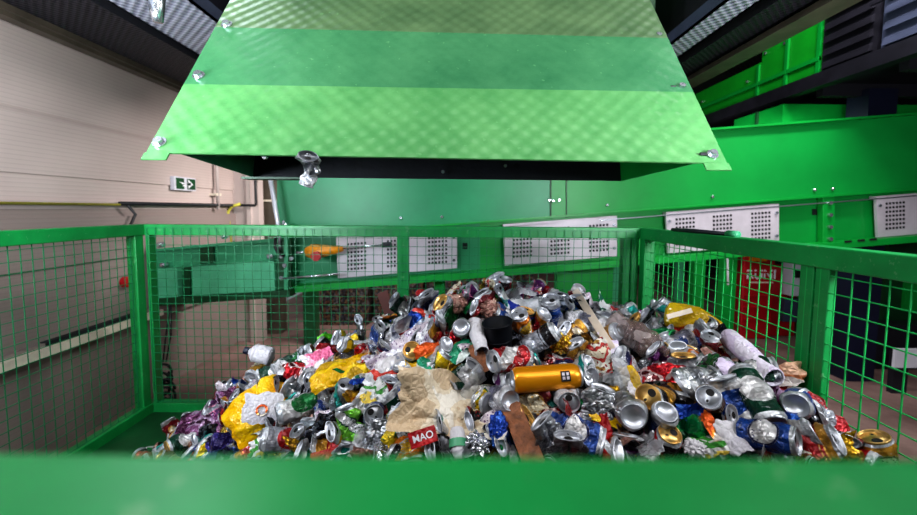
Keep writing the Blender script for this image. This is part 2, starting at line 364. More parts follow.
# ------------------------------------------------------------------ main conveyor (inclined) at Y = 3
YC = 3.0
def L1(x): return 212 - .0755*(x-617)           # lower edge of the big side sheet
def L2(x): return 303 - .0800*(x-150) if x < 640 else 263.8-.083*(x-640)
def LT(x): return 129.5 - .0760*(x-713)
conv = empty('conveyor', (0.5, YC, 0), 'long green inclined belt conveyor crossing behind the cage', 'conveyor')
def poly(pts, Y, th, name, mat, parent, bevel=0):
    s = MB(); s.prism([W(a, b, Y) for a, b in pts], (0, th, 0)); return s.build(name, mat, parent, bevel=bevel)
poly([(277, LT(277)), (277, L1(277)), (551, L1(551)), (551, LT(551))], YC, .04, 'side_sheet', M['conv_left'], conv)
poly([(551, LT(551)), (551, L1(551)), (1010, L1(1010)), (1010, LT(1010))], YC, .04, 'side_sheet', M['green_conv'], conv)
poly([(277, L1(277)), (277, L2(277)), (480, L2(480)), (480, L1(480))], YC+.03, .04, 'lower_side', M['conv_left'], conv)
poly([(480, L1(480)), (480, L2(480)), (640, L2(640)), (1010, L2(1010)), (1010, L1(1010)), (640, L1(640))], YC+.03, .04, 'lower_side', M['green_conv'], conv)
s = MB(); s.beam(W(280, L1(280), YC-.02), W(1010, L1(1010), YC-.02), .05, .012); s.build('side_flange', M['green'], conv)
s = MB(); s.beam(W(277, L2(277)-3, YC-.03), W(640, L2(640)-3, YC-.03), .11, .045); s.beam(W(640, L2(640)-3, YC-.03), W(1010, L2(1010)-3, YC-.03), .11, .045); s.build('lower_flange', M['green'], conv)
s = MB(); s.beam(W(277, LT(277), YC-.01), W(1010, LT(1010), YC-.01), .06, .015); s.build('top_edge', M['green'], conv)
s = MB(); s.beam(W(600, L1(600)+7, YC-.03), W(1010, L1(1010)+6, YC-.03), .008, .008); s.build('guard_rod', M['steel'], conv)
poly([(550, 165), (551.5, 165), (551.5, L1(550)), (550, L1(550))], YC-.006, .006, 'sheet_seam', M['green_dark'], conv)
poly([(566, 180), (567, 180), (567, L1(566)), (566, L1(566))], YC-.006, .006, 'sheet_seam', M['green_dark'], conv)
for (x, y) in ((549,200),(553,201),(559,200),(607,205),(712,197),(814,190),(832,189),(442,217),(284,222),(401,218)):
    c = W(x, y, YC); s = MB(); s.tube([c, c-Vector((0, .012, 0)), c-Vector((0, .016, 0))], [.011, .011, .006], 10); s.build('bolt', M['steel'], conv)
# joint bracket with bolts between guards
poly([(823, L1(823)), (835, L1(835)), (835, L2(835)), (823, L2(823))], YC-.03, .05, 'joint_bracket', M['green'], conv, .003)
for k in range(4):
    c = W(829, 203+k*12, YC-.03); s = MB(); s.tube([c, c-Vector((0, .02, 0))], .014, 8); s.build('bolt', M['steel'], conv)
for x, y in ((815,212),(465,246),(630,250)):
    poly([(x-2.5, y-3), (x+2.5, y-3), (x+2.5, y+3), (x-2.5, y+3)], YC+.024, .005, 'slot', M['hole'], conv)
for x0 in (845, 858, 870, 786, 800):
    y = L2(x0)-5; poly([(x0, y-1), (x0+7, y-1.5), (x0+7, y+.5), (x0, y+1)], YC-.09, .004, 'slot', M['hole'], conv)
def guard(x0, x1, h, label, dx=0):
    e = empty('perforated_guard', W((x0+x1)/2, L1((x0+x1)/2)+24, YC-.03), label, 'guard')
    t0 = L1(x0)+6; t1 = L1(x1)+6
    s = MB(); s.prism([W(x0, t0, YC-.03), W(x0+2, t0+h+1, YC-.03), W(x1, t1+h, YC-.03), W(x1, t1, YC-.03)], (0, .02, 0))
    s.mi = 1
    for g in (.17, .5, .84):
        cx = x0+(x1-x0)*g
        for i in range(6):
            for j in range(7):
                x = cx+(i-2.5)*3.4; y = L1(x)+12+j*4.15
                if j == 6 and h < 36: continue
                s.prism([W(x-1, y-1.1, YC-.032), W(x-1, y+1.1, YC-.032), W(x+1, y+1.1, YC-.032), W(x+1, y-1.1, YC-.032)], (0, .002, 0))
    s.build('guard_plate', [M['guard'], M['hole']], e)
    s = MB(); s.prism([W(x0, t0-2.2, YC-.03), W(x0, t0+.6, YC-.03), W(x1, t1+.6, YC-.03), W(x1, t1-2.2, YC-.03)], (0, .05, 0)); s.build('folded_lip', M['guard'], e)
    for (x, y) in ((x0+3, t0+7), (x1-3, t1+7), (x1-3, t1+h-8)):
        c = W(x, y, YC-.03); s = MB(); s.tube([c, c-Vector((0, .012, 0))], .011, 8); s.build('bolt', M['steel'], e)
guard(336, 457, 38, 'pale perforated guard plate on the conveyor, leftmost, behind the middle cage post')
guard(503, 617, 38, 'pale perforated guard plate on the conveyor, behind the rear rail left of the corner post')
guard(666, 779, 38, 'pale perforated guard plate on the conveyor above the right cage rail')
guard(876, 990, 38, 'pale perforated guard plate at the right edge of the conveyor')
# left drive head of conveyor
dh = empty('drive_housing', W(215, 270, YC-.1), 'teal green boxed drive end of the conveyor behind the left rear of the cage', 'conveyor end')
YD = YC-.10
poly([(155, 250), (155, 300), (285, 291), (285, 239)], YD+.02, .3, 'housing', M['green_teal'], dh)
poly([(154, 269), (154, 299), (178, 297), (177, 268)], YD-.05, .07, 'end_plate', M['cover_teal'], dh)
poly([(179, 268), (179, 297), (190, 296), (190, 267)], YD, .02, 'recess', M['green_dark'], dh)
poly([(191, 267), (192, 296), (275, 291), (274, 261)], YD-.06, .08, 'cover_plate', M['cover_teal'], dh, .004)
poly([(154, 299), (155, 306), (290, 297), (290, 290)], YD-.07, .1, 'lower_flange', M['green_dark'], dh)
poly([(200, 246), (200, 264), (214, 263), (213, 245)], YD, .02, 'recess', M['green_dark'], dh)
poly([(155, 249), (155, 251.5), (280, 241), (280, 238)], YD-.03, .06, 'top_lip', M['green_teal'], dh)
for (x, y, r) in ((166, 264.5, .018), (272, 256, .022), (163, 244.5, .02), (226, 236.5, .015), (286, 225, .02)):
    c = W(x, y, YD); s = MB(); s.tube([c, c-Vector((0, .04, 0)), c-Vector((0, .05, 0))], [r, r, r*.5], 12); s.build('bolt', M['steel'], dh)
br = empty('tension_bracket', W(286, 268, YD-.05), 'dark bolted belt tension bracket with rods at the left end of the conveyor', 'bracket')
poly([(277, 240), (277, 296), (291, 295), (291, 239)], YD-.02, .03, 'bracket_plate', M['green_dark'], br)
poly([(284, 238), (284, 296), (288, 296), (288, 238)], YD-.05, .03, 'bracket_rib', M['green_teal'], br)
for (x, y) in ((283, 256), (286, 265), (283, 277.5), (293, 258)):
    c = W(x, y, YD-.04); s = MB(); s.tube([c, c-Vector((0, .03, 0))], .015, 8); s.build('bolt', M['steel'], br)
s = MB(); s.tube([W(284, 278.5, YD-.05), W(338, 274, YD-.05)], .008, 8); s.build('threaded_rod', M['steel'], br, True)
s = MB(); s.tube([W(276,238,YD-.06), W(275,246,YD-.08), W(278,253,YD-.08), W(284,256,YD-.06)], .012, 8); s.build('hose', M['cable'], br, True)
tl = empty('warning_switch', W(322, 252, YD-.06), 'orange and yellow pull switch with a red knob mounted left of the leftmost guard plate', 'switch')
s = MB(); s.tube([W(306, 252, YD-.06), W(312, 251.5, YD-.06), W(324, 251, YD-.06), W(334, 250, YD-.06), W(343, 248.5, YD-.06)], [.03, .05, .042, .03, .018], 12); s.build('switch_body', M['orange_tool'], tl, True)
c = W(317, 256, YD-.11); s = MB(); s.tube([c, c-Vector((0, .03, 0))], .032, 12); s.build('red_knob', M['red'], tl)
s = MB(); s.tube([W(296, 253, YD-.06), W(306, 252, YD-.06)], .01, 8); s.tube([W(343, 248.5, YD-.06), W(392, 244, YD-.06)], .006, 8); s.build('pull_wire', M['steel'], tl, True)
c = W(387, 245, YD-.07); s = MB(); s.tube([c-Vector((.03, 0, 0)), c+Vector((.03, 0, .003))], .018, 10); s.build('wire_clamp', M['dark_steel'], tl)
# conveyor supports
for (x, lab) in ((585, 'green conveyor support leg behind the rear mesh left of the corner post'), (440, 'dark green conveyor support leg behind the peak of the scrap pile'), (700, 'green conveyor leg seen through the right mesh, first from the corner post')):
    Yl = YC+.25 if x < 600 else 3.9
    a = W(x-(28 if x == 585 else 5), 280 if x < 600 else 258, Yl); b2 = W(x+(28 if x == 585 else 5), 280, Yl)
    e = empty('support_leg', (a.x, Yl, 0), lab, 'support')
    s = MB(); s.box((a.x, Yl, .0), (b2.x, Yl+.1, a.z+.15)); s.build('leg_plate', M['green'], e)
    s = MB(); s.box((a.x-.05, Yl-.03, 0), (b2.x+.05, Yl+.15, .02)); s.build('foot_plate', M['green_dark'], e)
e = empty('support_leg', (0, 4.3, 0), 'green leg seen through the right mesh just left of the red machine', 'support')
a = W(724, 258, 4.2); b2 = W(734, 320, 4.2)
s = MB(); s.box((a.x, 4.2, 0), (b2.x, 4.28, a.z+.1)); s.build('leg_plate', M['green'], e)
s = MB(); s.tube([W(725,253,2.95), W(727.5,258,2.95), W(728,285,2.95)], .008, 6)
tag(s.build('white_strap', M['white'], None, True), 'thin white strap hanging below the conveyor flange near the red machine', 'strap')

# ------------------------------------------------------------------ red machine
rm = empty('red_machine', W(762, 335, 4.2).xyz*1, 'red machine with white lettering standing beyond the right mesh', 'machine')
rm.location.z = 0
def rp(px, py, Y): return W(px, py, Y)
a = rp(745, 250, 4.2); b2 = rp(776, 250, 4.2); c = rp(808, 250, 4.45)
s = MB(); s.box((a.x, 4.2, 0), (b2.x, 4.36, ZC-.3)); s.build('cabinet', M['red'], rm, bevel=.01)
s = MB(); s.box((b2.x, 4.3, 0), (b2.x+.33, 4.42, ZC-.55)); s.build('side_cabinet', M['red'], rm, bevel=.01)
s = MB()
for q in range(5): s.box((a.x+.02, 4.185, .2+q*.12), (b2.x-.02, 4.2, .215+q*.12))
s.build('panel_seam', M['red'], rm)
p = rp(797, 278, 4.25)
s = MB(); s.box((p.x-.13, 4.15, p.z-.17), (p.x+.13, 4.3, p.z+.22)); o = s.build('control_box', M['white_box'], rm, bevel=.01)
s = MB(); s.box((p.x-.11, 4.13, p.z+.02), (p.x-.05, 4.15, p.z+.1)); s.build('control_label', M['hole'], o)
p = rp(756, 255, 4.19); s = MB(); s.box((p.x-.06, 4.17, p.z-.06), (p.x+.1, 4.2, p.z+.04)); s.build('warning_label', M['orange_tool'], rm)
p = rp(795, 312, 4.25); s = MB(); s.box((p.x-.12, 4.24, p.z-.1), (p.x+.1, 4.3, p.z+.14)); s.build('grey_panel', M['louvre'], rm)
def text_mesh(txt, size, name, mat, parent, mw, extr=.001):
    cu = bpy.data.curves.new(name, 'FONT'); cu.body = txt; cu.size = size; cu.extrude = extr; cu.align_x = 'CENTER'; cu.align_y = 'CENTER'; cu.offset = size*.018
    o = bpy.data.objects.new(name, cu); COL.objects.link(o)
    dg = bpy.context.evaluated_depsgraph_get(); me = bpy.data.meshes.new_from_object(o.evaluated_get(dg))
    bpy.data.objects.remove(o); me.materials.clear(); me.materials.append(mat)
    o = bpy.data.objects.new(name, me); COL.objects.link(o)
    if parent: o.parent = parent; mw = Matrix.Translation(-parent.location) @ mw
    o.matrix_basis = mw
    return o
p = rp(762, 275, 4.185)
text_mesh('RUNI', .13, 'lettering', M['white'], rm, Matrix.Translation(Vector((p.x, 4.195, p.z))) @ Matrix.Rotation(math.pi/2, 4, 'X'))
p = rp(762, 282, 4.185); s = MB(); s.box((p.x-.12, 4.19, p.z-.012), (p.x+.12, 4.198, p.z)); s.build('lettering_underline', M['cream'], rm)

# right low kerb, sign, green panels behind
s = MB(); s.box((3.25, 3.40, 0), (5.5, 3.5, .34)); s.box((3.25, 3.38, .34), (5.5, 3.52, .38)); tag(s.build('floor_kerb', M['dark_steel']), 'low dark steel kerb on the floor beyond the right mesh', 'kerb')
s = MB(); a = W(896, 349, 2.9); b2 = W(917.5, 368, 2.9); s.box((a.x, 2.9, b2.z), (b2.x, 2.92, a.z)); o = s.build('floor_sign', M['white_box']); tag(o, 'small white notice plate on a dark stand near the floor at far right', 'sign')
s = MB(); s.box((a.x+.03, 2.93, 0), (b2.x-.03, 2.97, b2.z+.1)); tag(s.build('sign_stand', M['dark_steel']), 'dark stand holding the small white notice plate at far right', 'stand')
e = empty('green_cabinet', (3.4, 3.7, 0), 'green machine cabinet beyond the right mesh, right of the navy column', 'cabinet')
s = MB(); s.box((3.7, 3.6, 0), (5.0, 4.05, 1.25)); s.build('cabinet_body', M['green_dark'], e)
s = MB(); s.box((3.85, 3.57, .45), (4.6, 3.6, .75)); s.build('inspection_hatch', M['green'], e)
e = empty('green_cabinet', (2.5, 4.6, 0), 'narrow green cabinet left of the navy column beyond the mesh', 'cabinet')
s = MB(); s.box((4.4, 4.9, 0), (4.9, 5.4, 1.25)); s.build('cabinet_body', M['green'], e)
s = MB(); s.box((4.42, 4.87, .5), (4.88, 4.9, .52)); s.build('seam', M['green_dark'], e)

# bales behind, under conveyor
def bale_mat():
    m, nt, b = new_mat('baled_scrap')
    tc = node(nt, 'ShaderNodeTexCoord'); v = node(nt, 'ShaderNodeTexVoronoi', i_Scale=48.0); nt.links.new(tc.outputs['Object'], v.inputs['Vector'])
    r = node(nt, 'ShaderNodeValToRGB'); cs = [srgb(40,24,20), srgb(80,50,36), srgb(50,52,60), srgb(96,74,56), srgb(30,28,30), srgb(84,80,84)]
    r.color_ramp.interpolation = 'CONSTANT'
    for i, c in enumerate(cs):
        if i < 2: el = r.color_ramp.elements[i]; el.position = i/6
        else: el = r.color_ramp.elements.new(i/6)
        el.color = c
    sp = node(nt, 'ShaderNodeSeparateColor'); nt.links.new(v.outputs['Color'], sp.inputs[0]); nt.links.new(sp.outputs[0], r.inputs[0])
    nt.links.new(r.outputs[0], b.inputs['Base Color']); b.inputs['Metallic'].default_value = .3; b.inputs['Roughness'].default_value = .5
    return m
M['bale'] = bale_mat()
rnd = random.Random(8)
def bale(x, y, z, sx, sy, sz, label):
    e = empty('scrap_bale', (x, y, z), label, 'bale', 'pressed scrap bales under the conveyor')
    s = MB(); n = 10
    for (ax, fixed) in [(1, y), (0, x), (0, x+sx), (2, z+sz)]:
        vs = []; fs = []
        for i in range(n+1):
            for j in range(n+1):
                a = i/n; b = j/n
                if ax == 1: p = Vector((x+sx*a, y, z+sz*b))
                elif ax == 0: p = Vector((fixed, y+sy*a, z+sz*b))
                else: p = Vector((x+sx*a, y+sy*b, z+sz))
                d = noise.noise_vector(p*9)*.03; d.z *= (0 if p.z < .01 else 1); vs.append(p+d)
        for i in range(n):
            for j in range(n): fs.append((i*(n+1)+j, (i+1)*(n+1)+j, (i+1)*(n+1)+j+1, i*(n+1)+j+1))
        s.add(vs, fs)
    s.build('pressed_scrap', M['bale'], e)
    s = MB()
    for q in (.25, .5, .75): s.box((x+sx*q, y-.02, z), (x+sx*q+.012, y-.012, z+sz))
    s.build('strap', M['dark_steel'], e)
bale(-1.55, 4.6, 0, .55, .6, .62, 'brown pressed scrap bale under the conveyor beside the pale wall corner')
bale(-.95, 4.7, 0, .55, .6, .68, 'pressed scrap bale under the conveyor, just left of the middle cage post')
bale(-.35, 4.9, 0, .6, .6, .6, 'pressed scrap bale hidden largely by the pile top behind the middle post')
bale(.3, 4.9, 0, .6, .6, .66, 'pressed scrap bale behind the green support leg')
bale(-1.5, 5.0, .63, .6, .5, .45, 'upper brown scrap bale stacked behind the left bales')
s = MB(); a = W(303, 310, 3.9); s.box((a.x, 3.9, 0), (a.x+.12, 4.0, ZC-.3)); tag(s.build('dark_post', M['green_dark']), 'dark green post under the left part of the conveyor', 'post')

# ------------------------------------------------------------------ the cage container
BX0, BX1, BY0, BY1 = -1.50, .865, .085, 2.0
ZR = ZC-.0833; ZB = ZC-1.01
cage = empty('mesh_container', (-.3, 1.05, .0), 'green steel wire mesh container holding the heap of crushed cans', 'container')
def bar(name, a, b, mat='green_cage', bev=.003): s = MB(); s.box(a, b); return s.build(name, M[mat], cage, bevel=bev)
T = .052
bar('rear_rail', (BX0, BY1, ZR-T), (BX1+.02, BY1+T, ZR))
bar('left_rail', (BX0-T, BY0, ZR-T), (BX0, BY1+T, ZR))
bar('right_rail', (BX1, BY0, ZR-T), (BX1+T, BY1, ZR))
bar('front_rail', (BX0-T, BY0, ZR-T), (BX1+T, BY0+.055, ZR), 'green_cage', .006)
bar('floor_plate', (BX0-.0, BY0, ZB-.03), (BX1+.0, BY1, ZB), 'green_dark', 0)
bar('bottom_rail', (BX0-T, BY0, ZB-.03), (BX0+.0, BY1+T, ZB+.045))
bar('bottom_rail', (BX0, BY1, ZB-.03), (BX1+T, BY1+T, ZB+.045))
bar('bottom_rail', (BX1, BY0, ZB-.03), (BX1+T, BY1, ZB+.045))
bar('front_panel', (BX0, BY0+.01, ZB-.03), (BX1, BY0+.02, ZR-.05), 'green_dark', 0)
def post(x0, x1, y0, y1): return bar('post', (x0, y0, ZB-.03), (x1, y1, ZR-.01))
post(BX0, BX0+.018, BY1+.005, BY1+.05); post(BX0-.05, BX0-.005, BY1-.05, BY1)
post(-.295, -.24, BY1+.004, BY1+.05)
post(BX1-.075, BX1-.04, BY1+.004, BY1+.05); post(BX1-.035, BX1, BY1+.004, BY1+.05); post(BX1+.002, BX1+.05, BY1-.05, BY1)
post(BX1+.004, BX1+.02, .975, 1.014); post(BX1+.004, BX1+.02, 1.018, 1.06)
post(BX1+.004, BX1+.045, BY0, BY0+.05); post(BX0-.05, BX0-.005, BY0, BY0+.05)
for x in (BX0+.2, BX1-.35):
    bar('skid', (x, BY0, 0), (x+.12, BY1, ZB-.03))
M['green_wire_dark'] = paint('wire_dark_green', srgb(14,112,70), .45, var=.05)
def wires(name, p0, du, nu, dv, nv, r, ou, ov, mt='green_wire_dark'):
    """vertical wires along dv, horizontal along du"""
    s = MB(); p0 = Vector(p0); du = Vector(du); dv = Vector(dv)
    for i in range(nu+1):
        a = p0+du*i; s.beam(a+ov, a+dv*nv+ov, r*2, r*2, up=du)
    for j in range(nv+1):
        a = p0+dv*j; s.beam(a, a+du*nu, r*2, r*2, up=dv)
    return s.build(name, M[mt], cage)
PZ = .0405
wires('mesh_panel', (BX0+.02, BY1-.008, ZB+.06), (PZ+.0009, 0, 0), int((BX1-BX0-.04)/(PZ+.0009)), (0, 0, PZ), int((ZR-ZB-.065)/PZ), .0012, None, Vector((0, -.003, 0)))
wires('mesh_panel', (BX0-.012, BY1-.07, ZB+.05), (0, -PZ, 0), int((BY1-BY0-.12)/PZ), (0, 0, PZ), int((ZR-ZB-.06)/PZ), .0012, None, Vector((-.003, 0, 0)))
wires('mesh_panel', (BX1+.008, BY1-.07, ZB+.05), (0, -PZ, 0), int((BY1-BY0-.12)/PZ), (0, 0, PZ), int((ZR-ZB-.06)/PZ), .0012, None, Vector((-.003, 0, 0)), 'green_wire')
# grease/metal scrap lying on the right rail
def nearrail(px, py, x=BX1+.02):
    r = ray(px, py); t = (ZR+.006-ZC)/r.z; return CAMPOS+r*t
a = Vector((BX1+.0, 1.70, ZR+.007)); b2 = Vector((BX1+.04, 1.38, ZR+.007))
e = empty('metal_latch', a, 'dark steel latch bar lying on top of the right cage rail', 'latch')
s = MB(); s.tube([a, a*.6+b2*.4, b2], [.006, .009, .006], 8); s.build('latch_bar', M['dark_steel'], e, True)
s = MB(); s.tube([b2+Vector((0,.03,0)), b2+Vector((0,-.02,.0))], .012, 10); s.build('latch_knob', M['green_teal'], e, True)

# ------------------------------------------------------------------ hopper
hp = empty('hopper', (0, 1.3, ZC+.1), 'large green sheet metal discharge hopper hanging above the cage', 'hopper')
nl, nr = W(146, 152.5, 1.0), W(727, 163, 1.0)
zl, zr_ = nl.z, nr.z
tl_, tr_ = W(230, 0, 1.42), W(650, 0, 1.42)
def ext(a, b, k): return a+(b-a)*k
TL, TR = ext(nl, tl_, 1.35), ext(nr, tr_, 1.35)
nrm = (nr-nl).cross(tl_-nl).normalized()
if nrm.y > 0: nrm = -nrm
def pl(px, py):
    r = ray(px, py); return CAMPOS+r*((nl-CAMPOS).dot(nrm)/r.dot(nrm))
def along(a, b, py):      # point of the sheet edge a-b seen on row py
    lo, hi = 0., 1.
    for _ in range(30):
        m = (lo+hi)/2
        if proj(a+(b-a)*m)[1] > py: lo = m
        else: hi = m
    return a+(b-a)*lo
e1l, e1r, e2l, e2r = along(nl, TL, 84), along(nr, TR, 92), along(nl, TL, 27), along(nr, TR, 38)  # front sheet split where the coloured reflection bands change
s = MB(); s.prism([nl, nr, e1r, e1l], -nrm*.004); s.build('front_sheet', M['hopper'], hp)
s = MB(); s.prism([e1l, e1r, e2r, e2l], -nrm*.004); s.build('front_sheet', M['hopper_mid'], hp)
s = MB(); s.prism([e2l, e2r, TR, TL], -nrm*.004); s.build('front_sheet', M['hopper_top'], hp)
fl, fr = W(252, 177, 1.55), W(622, 181, 1.55)
fl2, fr2 = Vector((fl.x, 1.55, TL.z)), Vector((fr.x, 1.55, TR.z))
ins = Vector((.006, 0, 0))
s = MB(); s.prism([nl+ins+Vector((.06,.02,0)), fl, Vector((fl.x, 1.75, TL.z)), TL+ins], (.003, 0, 0)); s.build('side_sheet', M['green_teal'], hp)
s = MB(); s.prism([nr-ins-Vector((.06,-.02,0)), fr, Vector((fr.x, 1.75, TR.z)), TR-ins], (-.003, 0, 0)); s.build('side_sheet', M['green'], hp)
s = MB(); s.prism([fl, fr, fr+Vector((0, .2, TR.z-fr.z)), fl+Vector((0, .2, TL.z-fl.z))], (0, .004, 0)); s.build('rear_rubber_curtain', M['black'], hp)
s = MB(); s.prism([TL, TR, Vector((TR.x, 1.8, TR.z)), Vector((TL.x, 1.8, TL.z))], (0, 0, .004)); s.build('top_sheet', M['green'], hp)
sd_ = (nl-TL).normalized()*.022
for (q, sg) in ((nl, 1), (nr, -1)):
    a = q-Vector((.004*sg, 0, 0)); b2 = q+Vector((.055*sg, 0, 0))
    s = MB(); s.prism([a, b2, b2+sd_, a+sd_], -nrm*.003); s.build('corner_flange', M['hopper'], hp)
s = MB(); s.box((fl.x-.03, 1.53, fl.z-.008), (fl.x+.2, 1.6, fl.z)); s.build('rear_lip', M['green_dark'], hp)
def onpanel(px, py):
    r = ray(px, py); t = (nl-CAMPOS).dot(nrm)/r.dot(nrm); return CAMPOS+r*t
for k, (x, y) in enumerate(((160,143),(199,76),(227,25),(712,155),(681,88),(658,37))):
    c = onpanel(x, y); rr = .011 if k < 3 else .009
    b0 = MB(); b0.tube([c, c+nrm*.004], rr*1.5, 16); b0.tube([c+nrm*.004, c+nrm*.012], rr, 6); b0.build('hex_bolt', M['steel'], hp)
    if k in (3, 4, 5):
        s = MB(); s.tube([c-Vector((.03, 0, 0))+nrm*.003, c-Vector((.016, 0, 0))+nrm*.003], .004, 6); s.build('pin', M['dark_steel'], hp)
for (x, y) in ((266, 157), (505, 166), (443,172)):
    c = W(x, y, 1.02) if x == 266 else W(x, y, 1.54); s = MB(); s.tube([c, c-Vector((0, .01, 0))], .006, 8); s.build('rivet', M['steel'], hp)

# ------------------------------------------------------------------ pile surface
CP = [(140,462,1.65),(190,432,1.55),(240,455,1.35),(205,415,1.72),(250,372,1.66),(272,358,1.7),(330,352,1.6),(330,400,1.3),(330,455,1.1),
 (400,310,1.5),(400,350,1.28),(400,400,1.1),(400,455,.95),(480,293,1.4),(480,330,1.2),(480,380,1.05),(480,455,.9),
 (560,298,1.4),(560,340,1.2),(560,400,1.0),(560,455,.88),(640,316,1.45),(640,350,1.2),(640,400,1.0),(640,455,.87),
 (700,318,1.4),(700,350,1.15),(700,400,.97),(700,455,.86),(760,358,1.12),(760,400,.93),(760,450,.83),(798,395,.98),(818,432,.88),(842,455,.85),(885,462,.80)]
pts = [W(*c) for c in CP]
pts += [Vector(q) for q in ((0,1.85,ZC-.55),(.5,1.85,ZC-.62),(-.7,1.97,ZB+.05),(.84,1.85,ZC-.62),(0,.45,ZC-.78),(.6,.45,ZC-.7),(-.5,.6,ZC-.92),(-1.0,1.0,ZB),(-1.35,1.8,ZB-.02),(-1.4,1.3,ZB-.03),(-.3,1.9,ZC-.72),(-1.4,.5,ZB-.05),(.86,.4,ZC-.7))]
P = np.array([[p.x, p.y] for p in pts]); Zp = np.array([p.z for p in pts]); n = len(P)
def phi(r): return np.where(r > 1e-9, r*r*np.log(np.maximum(r, 1e-9)), 0.)
K = phi(np.linalg.norm(P[:, None]-P[None], axis=2)) + np.eye(n)*.003
A = np.zeros((n+3, n+3)); A[:n, :n] = K; A[:n, n] = 1; A[:n, n+1:] = P; A[n, :n] = 1; A[n+1:, :n] = P.T
SOL = np.linalg.solve(A, np.concatenate([Zp, [0, 0, 0]]))
def hz(x, y):
    r = np.hypot(P[:, 0]-x, P[:, 1]-y)
    return max(float(phi(r) @ SOL[:n] + SOL[n] + SOL[n+1]*x + SOL[n+2]*y), ZB)
def hn(x, y):
    e = .03
    return Vector((-(hz(x+e, y)-hz(x-e, y))/(2*e), -(hz(x, y+e)-hz(x, y-e))/(2*e), 1)).normalized()
def hit(px, py):
    r = ray(px, py); prev = .35
    Y = .35
    while Y < 1.98:
        p = CAMPOS+r*(Y/r.y)
        if p.z < hz(p.x, p.y): break
        prev = Y; Y += .02
    else:
        # just over the ridge: nearest approach
        best = None
        for k in range(40):
            y = .7+k*.03; p = CAMPOS+r*(y/r.y); g = p.z-hz(p.x, p.y)
            if p.z > ZB and (best is None or g < best[0]): best = (g, p)
        return best[1]
    for _ in range(10):
        m = (prev+Y)/2; p = CAMPOS+r*(m/r.y)
        if p.z < hz(p.x, p.y): Y = m
        else: prev = m
    return CAMPOS+r*(Y/r.y)
# under-layer of compacted scrap
def under_mat():
    m, nt, b = new_mat('packed_scrap')
    tc = node(nt, 'ShaderNodeTexCoord'); v = node(nt, 'ShaderNodeTexVoronoi', i_Scale=34.0); nt.links.new(tc.outputs['Object'], v.inputs['Vector'])
    sp = node(nt, 'ShaderNodeSeparateColor'); nt.links.new(v.outputs['Color'], sp.inputs[0])
    r = node(nt, 'ShaderNodeValToRGB'); r.color_ramp.interpolation = 'CONSTANT'
    cs = [srgb(30,24,30), srgb(60,62,74), srgb(110,30,34), srgb(24,50,36), srgb(120,118,126), srgb(40,34,60), srgb(90,70,50), srgb(20,20,24)]
    for i, c in enumerate(cs):
        el = r.color_ramp.elements[i] if i < 2 else r.color_ramp.elements.new(i/8)
        el.position = i/8; el.color = c
    nt.links.new(sp.outputs[0], r.inputs[0]); nt.links.new(r.outputs[0], b.inputs['Base Color'])
    b.inputs['Metallic'].default_value = .5; b.inputs['Roughness'].default_value = .4
    return m
M['under'] = under_mat()
s = MB(); NX, NY = 150, 120; vs = []; fs = []
X0, X1, YA, YB = BX0+.03, BX1-.02, BY0+.05, BY1-.04
for i in range(NX+1):
    for j in range(NY+1):
        x = X0+(X1-X0)*i/NX; y = YA+(YB-YA)*j/NY; z = hz(x, y)
        q = Vector((x, y, z)); f = noise.voronoi(q*16)[0]; d = (f[1]-f[0])*.035
        vs.append((x, y, max(ZB-.02, z-.045+d) if z > ZB+.03 else ZB-.02))
for i in range(NX):
    for j in range(NY):
        q = (i*(NY+1)+j, (i+1)*(NY+1)+j, (i+1)*(NY+1)+j+1, i*(NY+1)+j+1)
        if max(vs[k][2] for k in q) > ZB-.015: fs.append(q)
s.add(vs, fs); o = s.build('packed_scrap', M['under']); tag(o, 'densely packed crushed scrap filling the gaps beneath the loose cans', 'scrap', None, 'stuff')

